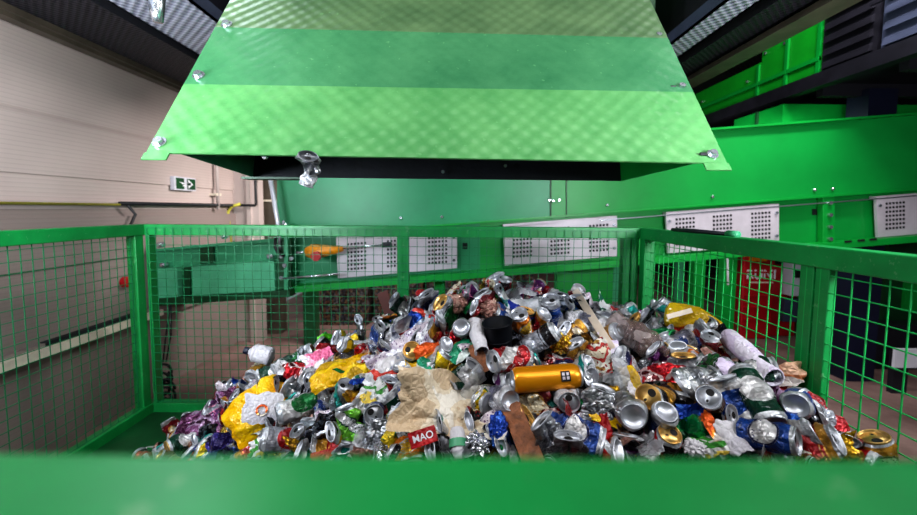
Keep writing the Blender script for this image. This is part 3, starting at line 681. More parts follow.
# ------------------------------------------------------------------ can materials
def can_mat(name, base, accent, logo, style, metal=.38, rough=.33):
    m, nt, b = new_mat(name)
    uv = node(nt, 'ShaderNodeUVMap'); sep = node(nt, 'ShaderNodeSeparateXYZ'); nt.links.new(uv.outputs[0], sep.inputs[0]); u, v = sep.outputs[0], sep.outputs[1]
    nz = node(nt, 'ShaderNodeTexNoise', i_Scale=9.0, i_Detail=3.0); nt.links.new(uv.outputs[0], nz.inputs['Vector'])
    col = base
    def below(x, t): return mathn(nt, 'LESS_THAN', x, t)
    um = mathn(nt, 'SUBTRACT', mathn(nt, 'FRACT', mathn(nt, 'MULTIPLY', u, 2.0)), .5)
    vm = mathn(nt, 'SUBTRACT', v, .52)
    if style in (0, 3, 4):
        d = mathn(nt, 'ADD', mathn(nt, 'POWER', mathn(nt, 'DIVIDE', um, .34), 2.0), mathn(nt, 'POWER', mathn(nt, 'DIVIDE', vm, .24), 2.0))
        col = mixc(nt, below(d, 1.0), col, logo)
        col = mixc(nt, below(mathn(nt, 'ABSOLUTE', mathn(nt, 'SUBTRACT', d, .85)), .13), col, accent)
    if style == 1:
        w = mathn(nt, 'SINE', mathn(nt, 'ADD', mathn(nt, 'MULTIPLY', u, 12.566), mathn(nt, 'MULTIPLY', v, 7.0)))
        col = mixc(nt, mathn(nt, 'GREATER_THAN', w, .35), col, accent)
        col = mixc(nt, below(mathn(nt, 'ABSOLUTE', mathn(nt, 'SUBTRACT', w, .35)), .13), col, logo)
    if style == 2:
        col = mixc(nt, below(mathn(nt, 'ABSOLUTE', vm), .17), col, accent)
        col = mixc(nt, below(mathn(nt, 'ABSOLUTE', mathn(nt, 'SUBTRACT', mathn(nt, 'ABSOLUTE', vm), .21)), .018), col, logo)
    # block marks that read as printing
    br = node(nt, 'ShaderNodeTexVoronoi', feature='F1', distance='CHEBYCHEV', i_Scale=1.0, i_Randomness=1.0)
    mp = node(nt, 'ShaderNodeMapping'); mp.inputs['Scale'].default_value = (34, 20, 1); nt.links.new(uv.outputs[0], mp.inputs[0]); nt.links.new(mp.outputs[0], br.inputs['Vector'])
    mark = below(br.outputs['Distance'], .24)
    zone = below(mathn(nt, 'ABSOLUTE', mathn(nt, 'ADD', vm, .0 if style != 3 else .22)), .19)
    col = mixc(nt, mathn(nt, 'MULTIPLY', mark, zone), col, accent if style in (0, 3) else logo)
    ends = mathn(nt, 'MAXIMUM', below(v, .09), mathn(nt, 'GREATER_THAN', v, .915))
    col = mixc(nt, ends, col, srgb(200,202,208))
    sc = mathn(nt, 'GREATER_THAN', nz.outputs['Fac'], .64)
    col = mixc(nt, mathn(nt, 'MULTIPLY', sc, .4), col, srgb(205,205,212))
    tc = node(nt, 'ShaderNodeTexCoord'); gn = node(nt, 'ShaderNodeTexNoise', i_Scale=38.0, i_Detail=3.0); nt.links.new(tc.outputs['Object'], gn.inputs['Vector'])
    gr = node(nt, 'ShaderNodeMapRange'); gr.inputs[1].default_value = .35; gr.inputs[2].default_value = .6; gr.inputs[3].default_value = .6; gr.inputs[4].default_value = 0; nt.links.new(gn.outputs['Fac'], gr.inputs[0])
    col = mixc(nt, gr.outputs[0], col, srgb(40,34,34))
    vb = node(nt, 'ShaderNodeTexVoronoi', feature='DISTANCE_TO_EDGE', i_Scale=75.0); nt.links.new(tc.outputs['Object'], vb.inputs['Vector'])
    bp = node(nt, 'ShaderNodeBump', i_Strength=.55, i_Distance=.006); nt.links.new(vb.outputs[0], bp.inputs['Height']); nt.links.new(bp.outputs[0], b.inputs['Normal'])
    nt.links.new(col, b.inputs['Base Color']); b.inputs['Metallic'].default_value = metal; b.inputs['Roughness'].default_value = rough
    return m
def foil_mat(name, cols, scale=7., metal=.35, rough=.33, clear=0., speck=None):
    m, nt, b = new_mat(name)
    tc = node(nt, 'ShaderNodeTexCoord'); n1 = node(nt, 'ShaderNodeTexNoise', i_Scale=scale*4, i_Detail=2.0, i_Roughness=.5); nt.links.new(tc.outputs['Object'], n1.inputs['Vector'])
    r = node(nt, 'ShaderNodeValToRGB'); r.color_ramp.interpolation = 'CONSTANT'
    k = len(cols)
    for i, c in enumerate(cols):
        el = r.color_ramp.elements[i] if i < 2 else r.color_ramp.elements.new(.5)
    for i, c in enumerate(cols):
        r.color_ramp.elements[i].position = 0 if i == 0 else .5 + .08*(i-(k)/2) + .04
        r.color_ramp.elements[i].color = c
    if k == 1: r.color_ramp.elements[1].color = cols[0]
    nt.links.new(n1.outputs['Fac'], r.inputs[0]); col = r.outputs[0]
    if speck:
        v = node(nt, 'ShaderNodeTexVoronoi', distance='CHEBYCHEV', i_Scale=scale*16); nt.links.new(tc.outputs['Object'], v.inputs['Vector'])
        col = mixc(nt, mathn(nt, 'LESS_THAN', v.outputs['Distance'], .22), col, speck)
    vb = node(nt, 'ShaderNodeTexVoronoi', feature='DISTANCE_TO_EDGE', i_Scale=70.0); nt.links.new(tc.outputs['Object'], vb.inputs['Vector'])
    bp = node(nt, 'ShaderNodeBump', i_Strength=.8, i_Distance=.006); nt.links.new(vb.outputs[0], bp.inputs['Height']); nt.links.new(bp.outputs[0], b.inputs['Normal'])
    nt.links.new(col, b.inputs['Base Color']); b.inputs['Metallic'].default_value = metal; b.inputs['Roughness'].default_value = rough
    if clear:
        tr = node(nt, 'ShaderNodeBsdfTransparent'); tr.inputs[0].default_value = (.93, .95, .95, 1)
        mx = node(nt, 'ShaderNodeMixShader'); mx.inputs[0].default_value = 1-clear
        nt.links.new(tr.outputs[0], mx.inputs[1]); nt.links.new(b.outputs[0], mx.inputs[2])
        nt.links.new(mx.outputs[0], nt.nodes['Material Output'].inputs[0])
    return m
S = srgb
WHT, SLV, RED, BLU, NVY, GRN, DGR, GLD, ORG, PUR, BLK, YEL, TEA, PNK, BRN, CRM, LGR = (S(214,212,214), S(160,162,172), S(172,22,32), S(28,72,150), S(24,32,82), S(22,112,56), S(8,66,48), S(205,150,50), S(236,130,20), S(92,34,96), S(22,20,26), S(238,200,20), S(30,160,150), S(226,120,160), S(110,66,44), S(226,212,184), S(120,200,60))
DES = {}
def D(key, words, *a, **k): DES[key] = (can_mat('can_print_'+key, *a, **k), words)
D('red_white', 'red and white', RED, WHT, WHT, 1); D('red_silver', 'red and silver', RED, SLV, SLV, 0); D('dark_red', 'dark red and gold', S(120,14,26), GLD, CRM, 0)
D('blue_silver', 'blue and silver', BLU, SLV, WHT, 1); D('blue_white', 'blue and white', WHT, BLU, BLU, 0); D('blue', 'bright blue', BLU, NVY, WHT, 3)
D('navy', 'navy and white', NVY, WHT, RED, 2); D('green_white', 'green and white', WHT, GRN, GRN, 0); D('dark_green', 'dark green', DGR, WHT, WHT, 0)
D('green_silver', 'green and silver', SLV, GRN, DGR, 2); D('gold', 'gold', GLD, BRN, CRM, 0); D('gold_red', 'gold and red', GLD, RED, RED, 2)
D('black', 'black and silver', BLK, SLV, SLV, 2); D('black_gold', 'black and gold', BLK, GLD, GLD, 0); D('black_red', 'black and red', BLK, RED, RED, 1)
D('silver_blue', 'silver with blue print', SLV, BLU, BLU, 2); D('silver', 'plain silver', S(205,207,212), S(150,152,160), WHT, 2, metal=.85); D('silver_red', 'silver with red print', SLV, RED, RED, 0)
D('white_red', 'white with red print', WHT, RED, RED, 2); D('white', 'white', S(232,230,236), SLV, S(120,120,140), 3, metal=.3); D('purple', 'purple', PUR, SLV, PNK, 1)
D('orange', 'orange', ORG, WHT, S(250,200,60), 0); D('yellow', 'yellow and white', YEL, WHT, GRN, 1); D('teal', 'teal and white', TEA, WHT, WHT, 1)
D('pink', 'pink', PNK, WHT, RED, 0); D('brown', 'brown', BRN, CRM, GLD, 0); D('lime', 'lime green', LGR, WHT, DGR, 1); D('grey_teal', 'grey and teal', S(150,160,168), TEA, DGR, 1)
DES['golden'] = (paint('golden_can_paint', S(226,146,18), .28, metal=.5, var=.05), 'golden')
LIDM = paint('can_end_aluminium', S(188,190,198), .36, metal=.7, var=.06, vscale=30)
LIDG = paint('can_end_gold', S(214,176,110), .3, metal=.8, var=.06, vscale=30)
DARK = paint('can_opening_dark', S(16,12,14), .7)

# ------------------------------------------------------------------ can geometry
NR = 26
def can_shape(L, Rr, mode, seed):
    rn = random.Random(seed); so = Vector((rn.uniform(-50, 50), rn.uniform(-50, 50), rn.uniform(-50, 50)))
    amp = {'intact': .0, 'dent': .0075, 'flat': .015, 'bend': .015, 'puck': .011, 'pinch': .015}[mode]
    sq = {'intact': 1, 'dent': .85, 'flat': .26, 'bend': .3, 'puck': .85, 'pinch': .24}[mode]*rn.uniform(.9, 1.12)
    tl0, tl1 = rn.uniform(-.5, .5), rn.uniform(-.5, .5)
    bend = rn.uniform(.7, 1.3) if mode == 'bend' else (rn.uniform(-.25, .25) if mode in ('flat', 'pinch') else 0)
    tw = rn.uniform(-.6, .6) if mode in ('pinch', 'bend') else 0
    def warp(p, amt=1.0):
        x, y, z = p; t = z/L       # t -0.5..0.5
        mid = max(0.0, 1-(2*abs(t))**(3.0 if mode in ('flat', 'bend') else 1.6))
        endk = {'flat': .62, 'bend': .6, 'pinch': .25, 'dent': .2}.get(mode, 0)
        k = mid + (1-mid)*endk
        sy = 1+(sq-1)*k; sx = 1+(1-sy)*.42
        x *= sx; y *= sy
        if mode in ('flat', 'bend', 'pinch'):
            y += (.5 if t > 0 else -.5)*0
            z += (tl1 if t > 0 else tl0)*y*(2*abs(t))**4*1.1
        if mode == 'puck':
            z *= .42; q = 1+.16*math.sin(t*19+seed)*(1-(2*abs(t))**4); x *= q; y *= q
            x += .010*math.sin(t*5+seed); 
        a = tw*t*2; x, y = x*math.cos(a)-y*math.sin(a), x*math.sin(a)+y*math.cos(a)
        if bend:
            # bend about x axis
            ang = bend*t*min(1, 1)*(1 if mode != 'bend' else 1.4); rr = 1/(abs(bend)+1e-6)
            z2 = z*math.cos(ang)-y*math.sin(ang)*.7; y2 = y*math.cos(ang*1.0)+abs(z)*math.sin(abs(ang))*(1 if bend > 0 else -1)
            y, z = y2, z2
        v = Vector((x, y, z))
        if amp:
            f = noise.voronoi((v+so)*26)[0]; f2 = noise.voronoi((v+so)*60)[0]
            d = amp*amt*(.3+.7*mid)*((f[1]-f[0])*1.9-.7) + amp*.4*amt*mid*((f2[1]-f2[0])-.4)
            rd = Vector((x, y, 0)); 
            if rd.length > 1e-5: v += rd.normalized()*d
            v += noise.noise_vector((v+so)*14)*amp*.6*amt
        return v
    return warp
def ring_mesh(profile, warp, L, amt=1., uvr=None, cap0=False, cap1=False, n=NR, mats=None):
    vs = []; fs = []; uvs = []; mi = []
    for (r, z) in profile:
        for k in range(n):
            a = 2*math.pi*k/n; vs.append(warp((r*math.cos(a), r*math.sin(a), z), amt))
    for i in range(len(profile)-1):
        for k in range(n):
            fs.append((i*n+k, i*n+(k+1) % n, (i+1)*n+(k+1) % n, (i+1)*n+k))
            z0, z1 = profile[i][1]/L+.5, profile[i+1][1]/L+.5
            uvs.append([(k/n, z0), ((k+1)/n, z0), ((k+1)/n, z1), (k/n, z1)]); mi.append(0)
    if cap1: fs.append(tuple((len(profile)-1)*n+k for k in range(n))); uvs.append([(.5, .5)]*n); mi.append(0)
    if cap0: fs.append(tuple(range(n))[::-1]); uvs.append([(.5, .5)]*n); mi.append(0)
    return vs, fs, uvs, mi
def mk(name, data, mats, smooth):
    vs, fs, uvs, mi = data
    me = bpy.data.meshes.new(name); me.from_pydata([tuple(v) for v in vs], [], fs)
    for m in mats: me.materials.append(m)
    me.polygons.foreach_set('material_index', mi)
    if uvs:
        ul = me.uv_layers.new(name='UVMap'); flat = [c for f in uvs for q in f for c in q]; ul.data.foreach_set('uv', flat)
    me.polygons.foreach_set('use_smooth', [smooth]*len(fs)); me.update()
    return me
_cache = {}
def can_meshes(L, Rr, mode, seed, gold=False, opened=True):
    key = (L, Rr, mode, seed, gold, opened)
    if key in _cache: return _cache[key]
    w = can_shape(L, Rr, mode, seed); h = L/2; sm = mode in ('intact',)
    nb = 20 if mode != 'intact' else 8
    prof = [(Rr*.80, -h+.001), (Rr*.93, -h+.006)]
    prof += [(Rr, -h+.012+(L-.030)*i/nb) for i in range(nb+1)]
    prof += [(Rr*.93, h-.010), (Rr*.84, h-.004)]
    body = mk('can_body', ring_mesh(prof, w, L), [DES['silver'][0]], sm)
    # base: rim then dome
    bp = [(Rr*.80, -h+.001), (Rr*.76, -h-.0015), (Rr*.71, -h+.001), (Rr*.60, -h+.006), (Rr*.35, -h+.010), (Rr*.08, -h+.0115)]
    vs, fs, uvs, mi = ring_mesh([(a, b) for a, b in bp][::-1], w, L, .35, cap0=True)
    base = mk('can_base', (vs, fs, None, mi), [LIDM], True)
    # lid: rim, countersink, panel, opening, tab
    lm = LIDG if gold else LIDM
    lp = [(Rr*.84, h-.004), (Rr*.865, h), (Rr*.83, h+.0018), (Rr*.79, h), (Rr*.77, h-.005), (Rr*.72, h-.0055), (Rr*.69, h-.003), (Rr*.05, h-.0028)]
    vs, fs, uvs, mi = ring_mesh(lp, w, L, .35, cap1=True)
    def patch(pts, mat):
        b = len(vs); vs.extend(w(p, .3) for p in pts); fs.append(tuple(range(b, b+len(pts)))); mi.append(mat)
    if opened:
        patch([(Rr*.30*math.cos(a)*.95, Rr*(.38+.27*math.sin(a)), h-.0020) for a in [2*math.pi*i/14 for i in range(14)]], 1)
    else:
        patch([(Rr*.28*math.cos(a), Rr*(.4+.24*math.sin(a)), h-.0019) for a in [2*math.pi*i/14 for i in range(14)]], 0)
    # tab ring
    outer = [(Rr*.16*math.cos(a), Rr*(-.22+.27*math.sin(a)), h-.0008) for a in [2*math.pi*i/12 for i in range(12)]]
    inner = [(Rr*.09*math.cos(a), Rr*(-.30+.12*math.sin(a)), h-.0006) for a in [2*math.pi*i/12 for i in range(12)]]
    tv_ = [w(p, .3) for p in outer+inner]; tf = [(i, (i+1) % 12, 12+(i+1) % 12, 12+i) for i in range(12)]
    tab = mk('pull_tab', (tv_, tf, None, [0]*12), [lm], False)
    patch([(p[0], p[1], h-.0016) for p in inner], 1)
    lid = mk('can_lid', (vs, fs, None, mi), [lm, DARK], False)
    for p in lid.polygons[:NR*(len(lp)-1)]: p.use_smooth = True
    _cache[key] = (body, base, lid, tab)
    return _cache[key]

TOC = lambda p: (CAMPOS-Vector(p)).normalized()
def view_rot(p, axis, face):
    """rotation whose local Z lies along axis given in view terms (right, up, toward the viewer) and local Y turns to face"""
    zc = TOC(p); xc = CAMROT @ Vector((1, 0, 0)); xc = (xc-zc*xc.dot(zc)).normalized(); yc = zc.cross(xc)
    a = (xc*axis[0]+yc*axis[1]+zc*axis[2]).normalized()
    f = Vector(face); f = (f-a*f.dot(a)); f = f.normalized() if f.length > 1e-3 else a.orthogonal().normalized()
    x = f.cross(a).normalized()
    return Matrix((x, f, a)).transposed()
LAND = []     # landmarks: (px, py, phrase)
USED = {}
PLACED = []
def setobj(name, me, parent, mat=None):
    o = bpy.data.objects.new(name, me); COL.objects.link(o); o.parent = parent
    if mat is not None:
        o.material_slots[0].link = 'OBJECT'; o.material_slots[0].material = mat
    return o
def can(label, px, py, des, mode='flat', axis=(1, 0, .2), seed=1, L=.115, Rr=.033, lift=.02, gold=False, opened=True, sc=1., land=None, pos=None, face=None, name=None, group=None, cat='can'):
    p = pos if pos is not None else hit(px, py)
    nn = hn(p.x, p.y)
    if pos is None: p = p + TOC(p)*(lift*1.25+.016)
    else: p = p + nn*lift
    f = face if face is not None else (nn*.7+TOC(p)*.6)
    rot = view_rot(p, axis, f)
    nm = name or ('drink_can' if mode in ('intact', 'dent') else 'crushed_can')
    e = empty(nm, p, label, cat, group or 'loose drink cans in the heap', rot)
    e.scale = (sc*(.9 if pos is None and lift < .07 else 1),)*3
    b, ba, l, tb = can_meshes(L, Rr, mode, seed, gold, opened)
    setobj('can_body', b, e, DES[des][0]); setobj('can_base', ba, e); setobj('pull_tab', tb, setobj('can_lid', l, e))
    PLACED.append((p, L*.46))
    if land: LAND.append((px, py, land))
    USED[label] = 1
    return e
def sheet_mesh(w, h, seed, amp, mat, nx=34, ny=26, bow=.25, freq=14):
    so = Vector((seed*7.3, seed*3.1, seed*1.7)); vs = []; fs = []
    rn = random.Random(seed); S0 = max(w, h)
    folds = []
    for _ in range(9):
        a = rn.uniform(0, math.pi); folds.append((math.cos(a), math.sin(a), rn.uniform(-.4, .4)*S0, rn.uniform(-1, 1)*amp*5.5/S0))
    for i in range(nx+1):
        for j in range(ny+1):
            a = i/nx*2-1; b = j/ny*2-1
            edge = 1-.24*noise.noise(Vector((a*1.7+seed, b*1.7, 3)))-.07*noise.noise(Vector((a*4+seed, b*5, 7)))-.06*(abs(a*b))
            p = Vector((a*w/2*edge, b*h/2*edge, 0))
            f = noise.voronoi((p+so)*freq)[0]; f2 = noise.voronoi((p+so)*freq*2.6)[0]
            z = amp*((f[1]-f[0])*2.2-.5) + amp*.4*((f2[1]-f2[0])-.3) + amp*1.5*noise.noise((p+so)*6)
            z += sum(k*(abs(p.x*ca+p.y*sa-c)-.25*S0) for ca, sa, c, k in folds)*.8
            z -= bow*(a*a*w*.25+b*b*h*.35)
            d = noise.noise_vector((p+so)*freq)*amp*.9
            vs.append(p+Vector((d.x, d.y, z)))
    for i in range(nx):
        for j in range(ny):
            fs.append((i*(ny+1)+j, (i+1)*(ny+1)+j, (i+1)*(ny+1)+j+1, i*(ny+1)+j+1))
    return mk('sheet', (vs, fs, None, [0]*len(fs)), [mat], False)
def film(label, px, py, w, h, ang, mat, name='crumpled_wrapper', cat='wrapper', seed=1, amp=.012, bow=.4, lift=.025, land=None, tilt=.5, freq=14, group='wrappers and film in the heap'):
    p = hit(px, py); nn = hn(p.x, p.y); d = p.y; p = p+(TOC(p)*lift*1.15 if land is not False else nn*lift)
    # local X along image angle, local Z toward blend of normal and viewer
    zax = (nn*(1-tilt)+TOC(p)*tilt).normalized(); xa = CAMROT @ Vector((math.cos(R_(ang)), math.sin(R_(ang)), 0)); xa = (xa-zax*xa.dot(zax)).normalized(); ya = zax.cross(xa)
    rot = Matrix((xa, ya, zax)).transposed()
    k = d/F
    me = sheet_mesh(w*k, h*k*1.15, seed, amp, mat, bow=bow, freq=freq)
    o = bpy.data.objects.new(name, me); COL.objects.link(o); o.location = p; o.rotation_euler = rot.to_euler()
    tag(o, label, cat, group); PLACED.append((p, min(max(w, h)*k*.36, .075))); USED[label] = 1
    if land: LAND.append((px, py, land))
    return o
def ball(label, px, py, rx, ry, mat, name='crumpled_ball', cat='wrapper', seed=1, amp=.3, lift=.02, land=None, rz=1.0, freq=1.0):
    p = hit(px, py); d = p.y; k = d/F; p = p+TOC(p)*(lift*1.2+.01)
    import bmesh
    bm = bmesh.new(); bmesh.ops.create_icosphere(bm, subdivisions=4, radius=1)
    so = Vector((seed*5.1, seed*2.3, seed)); 
    for v in bm.verts:
        f = noise.voronoi((v.co+so)*2.1*freq)[0]; f2 = noise.voronoi((v.co+so)*5*freq)[0]
        q = 1+amp*((f[1]-f[0])*1.6-.6)+amp*.4*((f2[1]-f2[0])-.4)
        v.co = Vector((v.co.x*rx*k*q, v.co.y*ry*k*q, v.co.z*min(rx, ry)*k*q*rz))
    me = bpy.data.meshes.new(name); bm.to_mesh(me); bm.free(); me.materials.append(mat)
    rot = view_rot(p, (0, 0, 1), CAMROT @ Vector((0, 1, 0)))
    o = bpy.data.objects.new(name, me); COL.objects.link(o); o.location = p; o.rotation_euler = rot.to_euler()
    tag(o, label, cat, 'wrappers and film in the heap'); PLACED.append((p, max(rx, ry)*k*.7)); USED[label] = 1
    if land: LAND.append((px, py, land))
    return o
def plank(label, a, b, wpx, da, db, th, mat, name, cat, land=None):
    A_, B_ = W(*a, da), W(*b, db); s = MB(); t = (B_-A_).normalized()
    k = (da+db)/2/F; mid = (A_+B_)/2
    up = TOC(mid); side = t.cross(up).normalized()
    pts_ = [A_-side*wpx*k/2, A_+side*wpx*k/2, B_+side*wpx*k/2*1.05, B_-side*wpx*k/2*.95]
    s.prism(pts_, -up*th); o = s.build(name, mat, None, bevel=.0015)
    tag(o, label, cat, None); PLACED.append((mid, .03)); USED[label] = 1
    if land: LAND.append(((a[0]+b[0])/2, (a[1]+b[1])/2, land))
    return o

FM = {}
def FMk(k, *a, **kw): FM[k] = foil_mat('film_'+k, *a, **kw)
FMk('parchment', [S(206,182,152), S(228,212,188), S(240,232,220)], 3., metal=0, rough=.45)
FMk('yellow', [S(222,172,0), S(240,200,20), S(190,150,20)], 2.5, metal=.1, rough=.3)
FMk('bagyellow', [S(240,180,0), S(246,196,14)], 2., metal=.05, rough=.3)
FMk('purple', [S(70,26,58), S(120,70,110), S(170,140,170), S(50,20,44)], 4., rough=.25)
FMk('indigo', [S(38,28,82), S(70,60,140), S(28,20,50)], 3., rough=.2)
FMk('whitered', [S(216,210,212), S(206,60,44), S(216,214,216)], 2.5, metal=.1, speck=S(150,150,170))
FMk('whitegreen', [S(216,214,212), S(60,140,50), S(218,216,216), S(220,190,80)], 3.2, metal=.1, speck=S(130,140,130))
FMk('speckle', [S(216,204,212), S(188,172,190), S(234,230,236)], 6., metal=.25, speck=S(110,84,120))
FMk('clear', [S(190,190,196), S(226,228,232)], 5., metal=.1, rough=.12, clear=.45)
FMk('clearbrown', [S(120,100,96), S(176,160,158)], 5., metal=.1, rough=.12, clear=.35)
FMk('clearyellow', [S(200,160,20), S(216,180,30)], 4., metal=.0, rough=.15, clear=.12)
FMk('greenclear', [S(0,110,60), S(20,150,80), S(0,70,40)], 4., rough=.15)
FMk('silver', [S(190,192,200), S(220,222,228), S(140,142,150)], 5., metal=.9, rough=.25)
FMk('darkfoil', [S(50,52,62), S(110,114,126), S(24,24,30)], 5., metal=.8, rough=.25)
FMk('goldfoil', [S(206,160,40), S(150,110,40), S(230,200,90)], 6., metal=.7, rough=.25)
FMk('redfoil', [S(150,16,30), S(200,30,40), S(220,190,190), S(90,10,20)], 6., metal=.6, rough=.25)
FMk('redpaint', [S(160,20,28), S(190,34,40)], 3., metal=.2, rough=.4)
FMk('pink', [S(226,110,150), S(240,170,190), S(232,230,236)], 4., metal=.3)
FMk('lime', [S(90,190,40), S(50,150,60), S(236,236,230)], 4., metal=.2)
FMk('peach', [S(226,180,150), S(190,120,80), S(230,220,214)], 3., metal=.2)
FMk('brownpink', [S(150,108,98), S(196,160,146), S(110,74,66)], 4., metal=.25)
FMk('whiteblue', [S(236,236,242), S(236,236,242), S(24,50,150)], 1.7, metal=.2)
FMk('tealcarton', [S(10,120,84), S(30,150,110), S(220,230,226)], 2.5, metal=.1)
FMk('whitecarton', [S(206,202,208), S(190,186,196)], 2.5, metal=0, rough=.5)
FMk('lilac', [S(216,200,226), S(228,218,234)], 2.5, metal=0, rough=.5)
FMk('orangefoil', [S(214,90,30), S(236,140,40), S(200,190,180)], 4., metal=.4)
FMk('printed', [S(206,194,170), S(170,50,44), S(210,206,196), S(160,124,56)], 5., metal=.15, speck=S(120,40,40))
FMk('wgreenprint', [S(232,232,234), S(20,110,84), S(236,236,236), S(190,196,200)], 3.5, metal=.2, speck=S(20,110,84))
FMk('bluefoil', [S(20,60,150), S(60,110,200), S(200,210,230)], 4., metal=.5)

# ------------------------------------------------------------------ individually observed things
e = can('golden drink can lying whole on its side at the middle right of the heap', 546, 378, 'golden', 'intact', (1, .07, -.28), 1, L=.176, Rr=.0325, lift=.06, sc=1.03, land='the golden can')
s = MB()
for (a, b) in ((0, 0), (1, 0), (0, 1), (1, 1)):
    pass
# dark square emblem on the golden can, wrapped on its front
def emblem(e, Rr, z0, z1, a0, a1, mat, nm, off=.0008):
    s = MB(); n_ = 6; vs = []
    for i in range(n_+1):
        a = a0+(a1-a0)*i/n_
        for z in (z0, z1): vs.append(Vector(((Rr+off)*math.cos(a), (Rr+off)*math.sin(a), z)))
    s.add(vs, [(2*i, 2*i+1, 2*i+3, 2*i+2) for i in range(n_)])
    me = bpy.data.meshes.new(nm); me.from_pydata([tuple(v) for v in s.v], [], s.f); me.materials.append(mat)
    o = bpy.data.objects.new(nm, me); COL.objects.link(o); o.parent = e; return o
rm3 = e.rotation_euler.to_matrix(); tv = rm3.transposed() @ TOC(e.location); fa = math.atan2(tv.y, tv.x)
emblem(e, .0325, .030, .054, fa-.42, fa+.36, M['hole'], 'square_emblem')
for da in (-.3, .0):
    for dz in (.033, .044): emblem(e, .0325, dz, dz+.007, fa+da, fa+da+.22, M['guard'], 'emblem_mark', .0012)
can('red and white can with its open lid facing the viewer below the black cup', 511, 359, 'red_white', 'dent', (-.8, -.1, .6), 2, lift=.05, sc=1.1, land='the open red can')
can('orange can with silver lid tilted up right of the black cup', 522, 326, 'orange', 'dent', (-.15, .62, .7), 3, lift=.02, land='the orange can')
can('black can with a silver band lying diagonally right of the black cup', 536, 343, 'black', 'dent', (-.8, -.5, -.2), 4, L=.15, lift=.03, land='the black banded can')
can('silver can end turned up like a dish near the top right of the ridge', 552, 311, 'silver_blue', 'dent', (-.1, .72, .65), 5, lift=.02, land='the upturned silver can end')
can('blue rimmed can facing the viewer on the ridge left of the pale lath', 558, 297, 'blue_silver', 'flat', (.15, .1, 1), 6, lift=.015, land='the blue rimmed ridge can')
can('silver can lid tilted left of the gold foil ball', 553, 329, 'blue_white', 'flat', (.5, .1, .8), 7, lift=.02)
can('round silver can bottom facing the viewer left of the white tub', 463, 329, 'silver', 'dent', (.1, -.1, -1), 8, lift=.02, land='the round silver can bottom')
can('oval silver can bottom under the brown crumpled ball', 440, 326, 'white', 'flat', (-.1, -.55, -.8), 9, lift=.02)
can('blue can with its lid facing out below the green cross wrapper', 374, 413, 'blue', 'dent', (0, -.1, 1), 10, lift=.03, land='the blue lid can')
can('yellow and white crushed can standing upright left of the red lettered label', 397, 434, 'yellow', 'flat', (.12, 1, .1), 11, L=.13, lift=.02, land='the upright yellow can')
can('golden yellow crushed can with its ring end down below the red lettered label', 411, 446, 'orange', 'flat', (.0, -.75, .65), 12, lift=.01)
can('green and yellow squashed can standing left of the blue lid can', 350, 428, 'lime', 'flat', (-.35, .9, .1), 13, L=.13, lift=.02, land='the green yellow can')
can('silver crushed can standing below the blue lid can', 374, 443, 'silver', 'flat', (.1, 1, 0), 14, L=.13, lift=.01)
can('white and silver crushed can with lid at its right, right of the yellow bag', 288, 440, 'silver_red', 'dent', (1, -.05, -.1), 15, L=.14, lift=.05, sc=1.2, land='the white can by the yellow bag')
can('large white and green printed can, dented, above the grey foil', 304, 405, 'green_white', 'dent', (.9, .35, -.1), 16, L=.15, lift=.045, sc=1.2, land='the white green printed can')
can('green and white flattened can end lying at the far left toe of the heap', 151, 452, 'green_white', 'flat', (-.3, -.2, .9), 17, lift=.03, sc=1.05, land='the left toe can')
can('dark grey crushed can lying right of the leftmost can at the toe', 176, 446, 'grey_teal', 'flat', (.9, .4, .1), 18, L=.15, lift=.035)
can('long dark green flattened can lying below the white bottle at left', 278, 369, 'dark_green', 'flat', (.9, .45, .1), 19, L=.168, lift=.03, land='the long dark green can')
can('long grey green flattened can lying left of the red foil', 293, 361, 'green_silver', 'flat', (.85, .55, .1), 20, L=.168, lift=.035)
can('red and teal can bent below the long dark green can', 271, 388, 'red_silver', 'bend', (.8, .2, .3), 21, lift=.03)
can('flat silver can end shining left of the middle post', 361, 330, 'silver', 'flat', (-.2, .75, .6), 22, lift=.01)
can('flattened silver can with open oval end below the middle post', 376, 336, 'silver_blue', 'flat', (.3, .7, .6), 23, lift=.015)
can('silver white flattened can with wide oval end left of the blue red packet', 396, 331, 'white', 'flat', (.5, .6, .6), 24, lift=.015)
can('gold rimmed open lid facing out on a black can right of centre', 658, 398, 'black_gold', 'dent', (-.35, .05, .94), 25, gold=True, lift=.045, sc=1.12, land='the gold rimmed lid')
can('large silver can bottom facing out left of the gold rimmed lid', 628, 409, 'silver', 'dent', (-.15, .25, -.95), 26, lift=.04, sc=1.15, land='the large silver can bottom')
can('silver can bottom tipped just below the gold rimmed lid', 660, 423, 'silver_blue', 'dent', (-.3, -.45, -.85), 27, lift=.03, sc=1.0)
can('silver can with concave bottom facing left, above right of the gold rimmed lid', 699, 379, 'silver', 'flat', (.75, .15, -.65), 28, lift=.035, sc=1.1, land='the concave silver can')
can('brown tinted can with silver lid facing out right of the gold rimmed lid', 712, 401, 'brown', 'dent', (-.1, .15, 1), 29, lift=.03)
can('blue can lying on its side with lid at right, at the lower right', 766, 436, 'blue', 'dent', (.95, -.2, .3), 30, L=.115, lift=.03, land='the lower blue can')
can('dark green can with a broad silver base facing down right', 756, 396, 'dark_green', 'dent', (-.25, .75, -.55), 31, L=.14, lift=.05, sc=1.1, land='the dark green can with silver base')
can('teal green crushed can lying under the end of the white tube', 748, 372, 'dark_green', 'flat', (.9, .2, .1), 32, L=.13, lift=.03)
can('silver can with a wide concentric base facing out beside the right cage post', 799, 402, 'silver_blue', 'dent', (.12, .12, -1), 33, lift=.04, sc=1.08, land='the wide base can by the right post')
